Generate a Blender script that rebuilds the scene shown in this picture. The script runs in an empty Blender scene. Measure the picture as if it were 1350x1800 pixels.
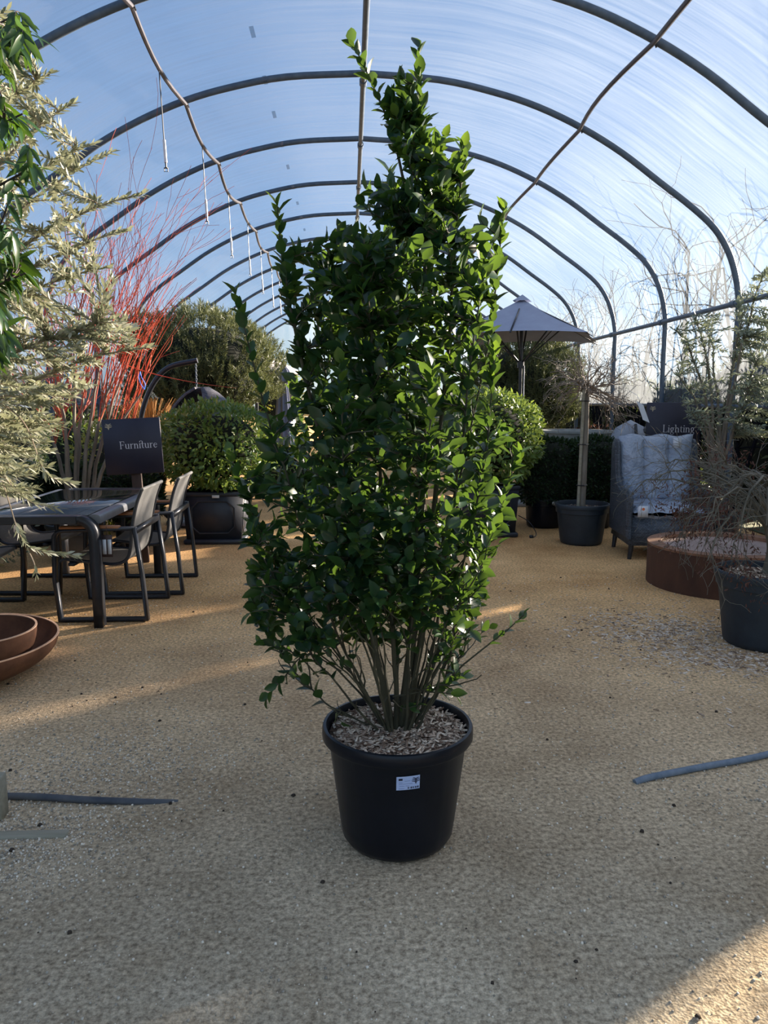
import bpy, math, random
import numpy as np
from mathutils import Vector

# ---------------------------------------------------------------- camera, sky, sun, exposure
SC = bpy.context.scene
COL = SC.collection
F = 1340.0
CAM_H, PITCH, YAW = 1.5, math.radians(8.28), math.radians(2.56)
cam_d = bpy.data.cameras.new('camera')
cam_d.sensor_fit = 'VERTICAL'
cam_d.sensor_height = 36.0
cam_d.lens = 36.0 * F / 1800.0
cam_d.clip_end = 300
cam = bpy.data.objects.new('camera', cam_d)
cam.location = (0, 0, CAM_H)
cam.rotation_euler = (math.pi / 2 - PITCH, 0, -YAW)
COL.objects.link(cam)
SC.camera = cam

SUN_EL, SUN_AZ = math.radians(13.0), math.radians(32.7)     # azimuth from +X towards +Y
sun_dir = Vector((math.cos(SUN_EL) * math.cos(SUN_AZ), math.cos(SUN_EL) * math.sin(SUN_AZ), math.sin(SUN_EL)))
world = bpy.data.worlds.new('sky')
SC.world = world
world.use_nodes = True
wn = world.node_tree
for n in list(wn.nodes):
    wn.nodes.remove(n)
sky = wn.nodes.new('ShaderNodeTexSky')
sky.sky_type = 'NISHITA'
sky.sun_disc = False
sky.sun_elevation = SUN_EL
sky.sun_rotation = math.pi / 2 - SUN_AZ
sky.dust_density = 0.35
sky.air_density = 1.0
sky.ozone_density = 2.0
wbg = wn.nodes.new('ShaderNodeBackground')
wbg.inputs['Strength'].default_value = 0.53
wout = wn.nodes.new('ShaderNodeOutputWorld')
gam = wn.nodes.new('ShaderNodeGamma')          # gamma narrows the sky's brightness range
gam.inputs[1].default_value = 0.42
tin = wn.nodes.new('ShaderNodeMixRGB')
tin.blend_type = 'MULTIPLY'
tin.inputs[0].default_value = 1.0
tin.inputs[2].default_value = (0.62, 0.80, 1.02, 1)
wn.links.new(sky.outputs[0], gam.inputs[0])
wn.links.new(gam.outputs[0], tin.inputs[1])
wn.links.new(tin.outputs[0], wbg.inputs[0])
wn.links.new(wbg.outputs[0], wout.inputs[0])

sun_d = bpy.data.lights.new('sun', 'SUN')
sun_d.energy = 36.0
sun_d.color = (1.0, 0.84, 0.63)
sun_d.angle = math.radians(1.2)
sun = bpy.data.objects.new('sun', sun_d)
sun.rotation_euler = sun_dir.to_track_quat('Z', 'Y').to_euler()
sun.location = (12, 8, 8)
COL.objects.link(sun)

SC.view_settings.view_transform = 'Standard'
SC.view_settings.look = 'None'
SC.view_settings.gamma = 1.0
SC.view_settings.exposure = 0.12
SC.view_settings.use_curve_mapping = False
SC.cycles.max_bounces = 8
SC.cycles.diffuse_bounces = 4
SC.cycles.transparent_max_bounces = 24
SC.cycles.sample_clamp_indirect = 8.0
SC.cycles.use_denoising = True

# ---------------------------------------------------------------- helpers
RNG = np.random.default_rng(7)
PI = math.pi


def ray(px, py):
    a, b = (px - 675) / F, -(py - 900) / F
    fy = math.cos(PITCH) + b * math.sin(PITCH)
    fz = -math.sin(PITCH) + b * math.cos(PITCH)
    return (a * math.cos(YAW) + fy * math.sin(YAW), -a * math.sin(YAW) + fy * math.cos(YAW), fz)


def at_y(px, py, Y):
    x, y, z = ray(px, py)
    return np.array((x * Y / y, Y, CAM_H + z * Y / y))


def at_z(px, py, Z=0.0):
    x, y, z = ray(px, py)
    t = (Z - CAM_H) / z
    return np.array((x * t, y * t, Z))


def nrm(v):
    v = np.asarray(v, float)
    return v / np.maximum(np.linalg.norm(v, axis=-1, keepdims=True), 1e-9)


class MB:
    """Collects geometry; build() links it as ONE mesh object."""

    def __init__(self):
        self.v, self.f, self.n = [], [], 0

    def add(self, verts, faces, mat=0):
        verts = np.asarray(verts, float).reshape(-1, 3)
        by = {}
        for f in faces:
            by.setdefault(len(f), []).append(f)
        for k, fs in by.items():
            self.f.append((np.asarray(fs, int) + self.n, mat))
        self.v.append(verts)
        self.n += len(verts)

    def add_arr(self, verts, farrs, mat=0):
        for a in farrs:
            self.f.append((np.asarray(a, int) + self.n, mat))
        self.v.append(verts)
        self.n += len(verts)

    def box(self, lo, hi, mat=0, taper=0.0, bev=0.0):
        x0, y0, z0 = lo
        x1, y1, z1 = hi
        if bev > 0:
            b = min(bev, (x1 - x0) * .45, (y1 - y0) * .45, (z1 - z0) * .45)
            vs = []
            for z, i in ((z0, b), (z0 + b, 0), (z1 - b, 0), (z1, b)):
                for (cx, cy, sx, sy) in ((x0, y0, 1, 1), (x1, y0, -1, 1), (x1, y1, -1, -1), (x0, y1, 1, -1)):
                    ax, ay = cx + sx * i, cy + sy * i
                    if (sx * sy) > 0:
                        vs += [(ax, ay + sy * b, z), (ax + sx * b, ay, z)]
                    else:
                        vs += [(ax + sx * b, ay, z), (ax, ay + sy * b, z)]
            fs = [list(range(7, -1, -1)), list(range(24, 32))]
            for r in range(3):
                for k in range(8):
                    a, c = r * 8 + k, r * 8 + (k + 1) % 8
                    fs.append([a, c, c + 8, a + 8])
            self.add(vs, fs, mat)
            return self
        t = taper
        vs = [(x0 + t, y0 + t, z0), (x1 - t, y0 + t, z0), (x1 - t, y1 - t, z0), (x0 + t, y1 - t, z0), (x0, y0, z1), (x1, y0, z1), (x1, y1, z1), (x0, y1, z1)]
        self.add(vs, [[3, 2, 1, 0], [4, 5, 6, 7], [0, 1, 5, 4], [1, 2, 6, 5], [2, 3, 7, 6], [3, 0, 4, 7]], mat)
        return self

    def tube(self, pts, r, n=6, mat=0, cap=True, flat=None):
        """tube along pts; flat=(w,h) makes a rectangular bar instead, w across 'side'."""
        P = np.asarray(pts, float)
        m = len(P)
        R = np.broadcast_to(np.asarray(r, float), (m,))
        T = np.zeros_like(P)
        T[1:-1] = P[2:] - P[:-2]
        T[0], T[-1] = P[1] - P[0], P[-1] - P[-2]
        T = nrm(T)
        u = np.array((0, 0, 1.0)) if abs(T[0][2]) < .9 else np.array((1.0, 0, 0))
        N = np.zeros_like(P)
        for i in range(m):
            u = u - T[i] * np.dot(u, T[i])
            u = u / max(np.linalg.norm(u), 1e-9)
            N[i] = u
        B = np.cross(T, N)
        a = np.arange(n) * 2 * PI / n
        V = P[:, None, :] + R[:, None, None] * (np.cos(a)[None, :, None] * N[:, None, :] + np.sin(a)[None, :, None] * B[:, None, :])
        i, k = np.meshgrid(np.arange(m - 1), np.arange(n), indexing='ij')
        k2 = (k + 1) % n
        Q = np.stack([i * n + k, i * n + k2, (i + 1) * n + k2, (i + 1) * n + k], -1).reshape(-1, 4)
        fa = [Q]
        if cap and n > 2:
            fa.append(np.array([list(range(n))[::-1], [(m - 1) * n + q for q in range(n)]]))
        self.add_arr(V.reshape(-1, 3), fa, mat)
        return self

    def bar(self, pts, side, w, h, mat=0):
        """rectangular bar along pts; w is its width along 'side', h its thickness."""
        P = np.asarray(pts, float)
        m = len(P)
        T = np.zeros_like(P)
        T[1:-1] = nrm(P[2:] - P[1:-1]) + nrm(P[1:-1] - P[:-2])
        T[0], T[-1] = P[1] - P[0], P[-1] - P[-2]
        T = nrm(T)
        S = nrm(np.asarray(side, float))
        U = nrm(np.cross(T, S))
        k = np.ones(m)
        for q in range(1, m - 1):
            k[q] = 1.0 / max(.5, np.dot(T[q], nrm(P[q + 1] - P[q])))
        V = np.stack([P + S * w / 2 + U * (h / 2 * k)[:, None], P - S * w / 2 + U * (h / 2 * k)[:, None], P - S * w / 2 - U * (h / 2 * k)[:, None], P + S * w / 2 - U * (h / 2 * k)[:, None]], 1)
        fs = []
        for i in range(m - 1):
            for c in range(4):
                a, b = i * 4 + c, i * 4 + (c + 1) % 4
                fs.append([a, b, b + 4, a + 4])
        fs += [[3, 2, 1, 0], [(m - 1) * 4 + c for c in range(4)]]
        self.add(V.reshape(-1, 3), fs, mat)
        return self

    def lathe(self, prof, n=32, c=(0, 0, 0), mat=0, close=True, wob=None):
        prof = np.asarray(prof, float)
        m = len(prof)
        a = np.arange(n) * 2 * PI / n
        rr = prof[:, 0][:, None] * np.ones(n)[None, :]
        if wob is not None:
            rr = rr * wob(a)[None, :]
        V = np.stack([c[0] + rr * np.cos(a), c[1] + rr * np.sin(a), c[2] + prof[:, 1][:, None] + 0 * rr], -1)
        i, k = np.meshgrid(np.arange(m - 1), np.arange(n), indexing='ij')
        k2 = (k + 1) % n
        Q = np.stack([i * n + k, i * n + k2, (i + 1) * n + k2, (i + 1) * n + k], -1).reshape(-1, 4)
        fa = [Q]
        if close:
            fa.append(np.array([list(range(n))[::-1]]))
            fa.append(np.array([[(m - 1) * n + q for q in range(n)]]))
        self.add_arr(V.reshape(-1, 3), fa, mat)
        return self

    def grid(self, V, mat=0, wrap=False):
        V = np.asarray(V, float)
        m, n = V.shape[:2]
        i, k = np.meshgrid(np.arange(m - 1), np.arange(n if wrap else n - 1), indexing='ij')
        k2 = (k + 1) % n
        Q = np.stack([i * n + k, i * n + k2, (i + 1) * n + k2, (i + 1) * n + k], -1).reshape(-1, 4)
        self.add_arr(V.reshape(-1, 3), [Q], mat)
        return self

    def scatter(self, tpl, P, D, U, S, mat=0):
        """copies of a small template laid along D (its +Y) facing U (its +Z)."""
        tv, tf = tpl
        P, D = np.asarray(P, float), nrm(D)
        X = np.cross(D, np.asarray(U, float) + 1e-4)
        X = nrm(X)
        Z = np.cross(X, D)
        S = np.broadcast_to(np.asarray(S, float), (len(P),))
        V = P[:, None, :] + S[:, None, None] * (tv[None, :, 0:1] * X[:, None] + tv[None, :, 1:2] * D[:, None] + tv[None, :, 2:3] * Z[:, None])
        off = (np.arange(len(P)) * len(tv))[:, None, None]
        by = {}
        for f in tf:
            by.setdefault(len(f), []).append(f)
        self.add_arr(V.reshape(-1, 3), [(np.asarray(fs)[None] + off).reshape(-1, k) for k, fs in by.items()], mat)
        return self

    def build(self, name, mats, parent=None, origin=(0, 0, 0), smooth=True, loc=None):
        me = bpy.data.meshes.new(name)
        V = np.concatenate(self.v) - np.asarray(origin, float)
        me.vertices.add(len(V))
        me.vertices.foreach_set('co', V.astype(np.float32).ravel())
        tot = np.concatenate([np.full(len(a), a.shape[1]) for a, _ in self.f])
        idx = np.concatenate([a.ravel() for a, _ in self.f])
        mi = np.concatenate([np.full(len(a), m) for a, m in self.f])
        me.loops.add(len(idx))
        me.loops.foreach_set('vertex_index', idx.astype(np.int32))
        me.polygons.add(len(tot))
        st = np.concatenate([[0], np.cumsum(tot)[:-1]])
        me.polygons.foreach_set('loop_start', st.astype(np.int32))
        me.polygons.foreach_set('loop_total', tot.astype(np.int32))
        me.polygons.foreach_set('material_index', mi.astype(np.int32))
        if not isinstance(mats, (list, tuple)):
            mats = [mats]
        for m in mats:
            me.materials.append(m)
        me.update(calc_edges=True)
        me.validate()
        if smooth:
            me.polygons.foreach_set('use_smooth', np.ones(len(me.polygons), bool))
            try:
                me.set_sharp_from_angle(angle=math.radians(42))
            except Exception:
                pass
        o = bpy.data.objects.new(name, me)
        COL.objects.link(o)
        if parent is not None:
            o.parent = parent
        if loc is not None:
            o.location = loc
        return o


def tag(o, label=None, cat=None, group=None, kind=None):
    if label:
        o['label'] = label
    if cat:
        o['category'] = cat
    if group:
        o['group'] = group
    if kind:
        o['kind'] = kind
    return o


def thing(name, label, cat, loc=(0, 0, 0), rz=0.0, group=None, rot=None):
    o = bpy.data.objects.new(name, None)
    o.empty_display_size = .1
    COL.objects.link(o)
    o.location = loc
    o.rotation_euler = rot if rot else (0, 0, rz)
    return tag(o, label, cat, group)


def dup(root, loc, rz=None, label=None):
    r = root.copy()
    COL.objects.link(r)
    r.location = loc
    if rz is not None:
        r.rotation_euler = (0, 0, rz)
    if label:
        r['label'] = label
    for ch in list(root.children):
        c = ch.copy()
        COL.objects.link(c)
        c.parent = r
        for g in list(ch.children):
            d = g.copy()
            COL.objects.link(d)
            d.parent = c
    return r


def bez(p0, p1, p2, p3, n=10):
    t = np.linspace(0, 1, n)[:, None]
    p0, p1, p2, p3 = [np.asarray(p, float) for p in (p0, p1, p2, p3)]
    return (1 - t) ** 3 * p0 + 3 * (1 - t) ** 2 * t * p1 + 3 * (1 - t) * t ** 2 * p2 + t ** 3 * p3


def smooth_path(pts, n=8):
    P = np.asarray(pts, float)
    Q = np.vstack([2 * P[0] - P[1], P, 2 * P[-1] - P[-2]])
    out = []
    for i in range(1, len(Q) - 2):
        t = np.linspace(0, 1, n, endpoint=False)[:, None]
        a, b, c, d = Q[i - 1], Q[i], Q[i + 1], Q[i + 2]
        out.append(.5 * ((2 * b) + (c - a) * t + (2 * a - 5 * b + 4 * c - d) * t ** 2 + (3 * b - a - 3 * c + d) * t ** 3))
    out.append(P[-1:])
    return np.vstack(out)


# ---------------------------------------------------------------- materials
def new_mat(name):
    m = bpy.data.materials.new(name)
    m.use_nodes = True
    nt = m.node_tree
    b = nt.nodes['Principled BSDF']
    return m, nt, b, nt.nodes['Material Output']


def ramp(nt, fac, c1, c2, p1=.3, p2=.7, mid=None):
    r = nt.nodes.new('ShaderNodeValToRGB')
    e = r.color_ramp.elements
    e[0].position, e[1].position = p1, p2
    e[0].color, e[1].color = (*c1, 1), (*c2, 1)
    if mid:
        q = e.new((p1 + p2) / 2)
        q.color = (*mid, 1)
    nt.links.new(fac, r.inputs[0])
    return r.outputs[0]


def coords(nt, stretch=(1, 1, 1)):
    tc = nt.nodes.new('ShaderNodeTexCoord')
    mp = nt.nodes.new('ShaderNodeMapping')
    mp.inputs['Scale'].default_value = stretch
    nt.links.new(tc.outputs['Object'], mp.inputs[0])
    return mp.outputs[0]


def noise(nt, vec, scale, detail=4, rough=.6):
    n = nt.nodes.new('ShaderNodeTexNoise')
    n.inputs['Scale'].default_value = scale
    n.inputs['Detail'].default_value = detail
    n.inputs['Roughness'].default_value = rough
    nt.links.new(vec, n.inputs['Vector'])
    return n.outputs['Fac']


def bump(nt, b, h, strength, dist=.01):
    bp = nt.nodes.new('ShaderNodeBump')
    bp.inputs['Strength'].default_value = strength
    bp.inputs['Distance'].default_value = dist
    nt.links.new(h, bp.inputs['Height'])
    nt.links.new(bp.outputs[0], b.inputs['Normal'])


def pm(name, c1, c2=None, scale=6, rough=.5, metal=0.0, bstr=0.0, bscale=60, bdist=.004, stretch=(1, 1, 1), spec=.5, coat=0.0):
    m, nt, b, out = new_mat(name)
    b.inputs['Roughness'].default_value = rough
    b.inputs['Metallic'].default_value = metal
    b.inputs['Specular IOR Level'].default_value = spec
    b.inputs['Coat Weight'].default_value = coat
    vec = coords(nt, stretch)
    c2 = c2 or tuple(min(1, x * 1.25 + .004) for x in c1)
    nt.links.new(ramp(nt, noise(nt, vec, scale), c1, c2), b.inputs['Base Color'])
    if bstr > 0:
        bump(nt, b, noise(nt, vec, bscale), bstr, bdist)
    return m


def leaf_mat(name, c1, c2, trans, tf=.3, rough=.35, spec=.5, c3=None):
    m, nt, b, out = new_mat(name)
    g = nt.nodes.new('ShaderNodeNewGeometry')
    col = ramp(nt, g.outputs['Random Per Island'], c1, c2, .1, .95, c3)
    nt.links.new(col, b.inputs['Base Color'])
    b.inputs['Roughness'].default_value = rough
    b.inputs['Specular IOR Level'].default_value = spec
    tr = nt.nodes.new('ShaderNodeBsdfTranslucent')
    tr.inputs[0].default_value = (*trans, 1)
    mx = nt.nodes.new('ShaderNodeMixShader')
    mx.inputs[0].default_value = tf
    nt.links.new(b.outputs[0], mx.inputs[1])
    nt.links.new(tr.outputs[0], mx.inputs[2])
    nt.links.new(mx.outputs[0], out.inputs[0])
    return m


def film_mat(name, clear_lo=.72, clear_hi=.94, tint=(.68, .68, .74), axis_scale=(.35, 9, .35)):
    """thin polythene: partly clear, partly scattering, a little glossy, hazed in streaks along the hoops."""
    m, nt, b, out = new_mat(name)
    nt.nodes.remove(b)
    vec = coords(nt, axis_scale)
    n1 = noise(nt, vec, 1.6, 6, .65)
    vec2 = coords(nt, (1, 1, 1))
    n2 = noise(nt, vec2, .7, 3, .5)
    add = nt.nodes.new('ShaderNodeMath')
    add.operation = 'MULTIPLY_ADD'
    nt.links.new(n2, add.inputs[0])
    add.inputs[1].default_value = .6
    nt.links.new(n1, add.inputs[2])
    mr = nt.nodes.new('ShaderNodeMapRange')
    mr.inputs['From Min'].default_value = .52
    mr.inputs['From Max'].default_value = 1.05
    mr.inputs['To Min'].default_value = clear_lo
    mr.inputs['To Max'].default_value = clear_hi
    nt.links.new(add.outputs[0], mr.inputs[0])
    tp = nt.nodes.new('ShaderNodeBsdfTransparent')
    tp.inputs[0].default_value = (*tint, 1)
    tl = nt.nodes.new('ShaderNodeBsdfTranslucent')
    tl.inputs[0].default_value = (.40, .45, .53, 1)
    df = nt.nodes.new('ShaderNodeBsdfDiffuse')
    df.inputs[0].default_value = (.62, .64, .66, 1)
    gl = nt.nodes.new('ShaderNodeBsdfGlossy')
    gl.inputs['Roughness'].default_value = .22
    bp = nt.nodes.new('ShaderNodeBump')
    bp.inputs['Strength'].default_value = .25
    bp.inputs['Distance'].default_value = .03
    nt.links.new(n1, bp.inputs['Height'])
    for s in (tl, gl, df):
        nt.links.new(bp.outputs[0], s.inputs['Normal'])
    m0 = nt.nodes.new('ShaderNodeMixShader')
    m0.inputs[0].default_value = .25
    nt.links.new(tl.outputs[0], m0.inputs[1])
    nt.links.new(df.outputs[0], m0.inputs[2])
    m1 = nt.nodes.new('ShaderNodeMixShader')
    m1.inputs[0].default_value = .12
    nt.links.new(m0.outputs[0], m1.inputs[1])
    nt.links.new(gl.outputs[0], m1.inputs[2])
    m2 = nt.nodes.new('ShaderNodeMixShader')
    nt.links.new(mr.outputs[0], m2.inputs[0])
    nt.links.new(m1.outputs[0], m2.inputs[1])
    nt.links.new(tp.outputs[0], m2.inputs[2])
    nt.links.new(m2.outputs[0], out.inputs[0])
    return m


def ground_mat():
    m, nt, b, out = new_mat('compacted_sandy_gravel')
    vec = coords(nt)
    big = noise(nt, vec, .8, 8, .68)
    fine = noise(nt, vec, 55, 6, .75)
    vor = nt.nodes.new('ShaderNodeTexVoronoi')
    vor.inputs['Scale'].default_value = 120
    nt.links.new(vec, vor.inputs['Vector'])
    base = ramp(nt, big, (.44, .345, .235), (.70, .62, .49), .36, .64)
    spk = ramp(nt, fine, (.30, .27, .24), (1.50, 1.48, 1.44), .36, .67)
    mx = nt.nodes.new('ShaderNodeMixRGB')
    mx.blend_type = 'MULTIPLY'
    mx.inputs[0].default_value = .85
    nt.links.new(base, mx.inputs[1])
    nt.links.new(spk, mx.inputs[2])
    # gravelly grey nearer the entrance, orange-brown sand further in, ragged border; far tint also has warm sunlight painted in
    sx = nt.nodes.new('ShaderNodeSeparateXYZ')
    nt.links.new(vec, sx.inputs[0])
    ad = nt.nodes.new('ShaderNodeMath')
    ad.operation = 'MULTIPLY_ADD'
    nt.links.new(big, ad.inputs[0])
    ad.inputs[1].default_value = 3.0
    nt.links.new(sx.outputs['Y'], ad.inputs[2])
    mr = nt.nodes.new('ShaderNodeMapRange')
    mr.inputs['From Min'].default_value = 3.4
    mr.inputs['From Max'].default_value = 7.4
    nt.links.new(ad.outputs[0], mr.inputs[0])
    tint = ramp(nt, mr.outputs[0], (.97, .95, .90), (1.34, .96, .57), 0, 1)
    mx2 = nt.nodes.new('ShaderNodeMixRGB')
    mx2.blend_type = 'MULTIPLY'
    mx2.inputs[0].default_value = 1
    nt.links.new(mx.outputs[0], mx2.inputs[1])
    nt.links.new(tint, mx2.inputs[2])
    nt.links.new(mx2.outputs[0], b.inputs['Base Color'])
    b.inputs['Roughness'].default_value = .95
    b.inputs['Specular IOR Level'].default_value = .2
    sm = nt.nodes.new('ShaderNodeMath')
    sm.operation = 'MULTIPLY_ADD'
    nt.links.new(vor.outputs['Distance'], sm.inputs[0])
    sm.inputs[1].default_value = .6
    nt.links.new(fine, sm.inputs[2])
    bump(nt, b, sm.outputs[0], .55, .010)
    return m


def wicker_mat(name, c1, c2, sc=38):
    m, nt, b, out = new_mat(name)
    vec = coords(nt)
    br = nt.nodes.new('ShaderNodeTexBrick')
    br.inputs['Scale'].default_value = sc
    br.inputs['Color1'].default_value = (*c1, 1)
    br.inputs['Color2'].default_value = (*c2, 1)
    br.inputs['Mortar'].default_value = (c1[0] * .35, c1[1] * .35, c1[2] * .35, 1)
    br.inputs['Mortar Size'].default_value = .03
    br.inputs['Mortar Smooth'].default_value = .6
    br.inputs['Brick Width'].default_value = .5
    br.inputs['Row Height'].default_value = .25
    sx = nt.nodes.new('ShaderNodeSeparateXYZ')
    nt.links.new(vec, sx.inputs[0])
    ad = nt.nodes.new('ShaderNodeMath')
    nt.links.new(sx.outputs[0], ad.inputs[0])
    nt.links.new(sx.outputs[1], ad.inputs[1])
    cb = nt.nodes.new('ShaderNodeCombineXYZ')
    nt.links.new(ad.outputs[0], cb.inputs[0])
    nt.links.new(sx.outputs[2], cb.inputs[1])
    nt.links.new(cb.outputs[0], br.inputs['Vector'])
    nt.links.new(br.outputs['Color'], b.inputs['Base Color'])
    b.inputs['Roughness'].default_value = .45
    inv = nt.nodes.new('ShaderNodeMath')
    inv.operation = 'SUBTRACT'
    inv.inputs[0].default_value = 1
    nt.links.new(br.outputs['Fac'], inv.inputs[1])
    bump(nt, b, inv.outputs[0], .8, .006)
    return m


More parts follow.
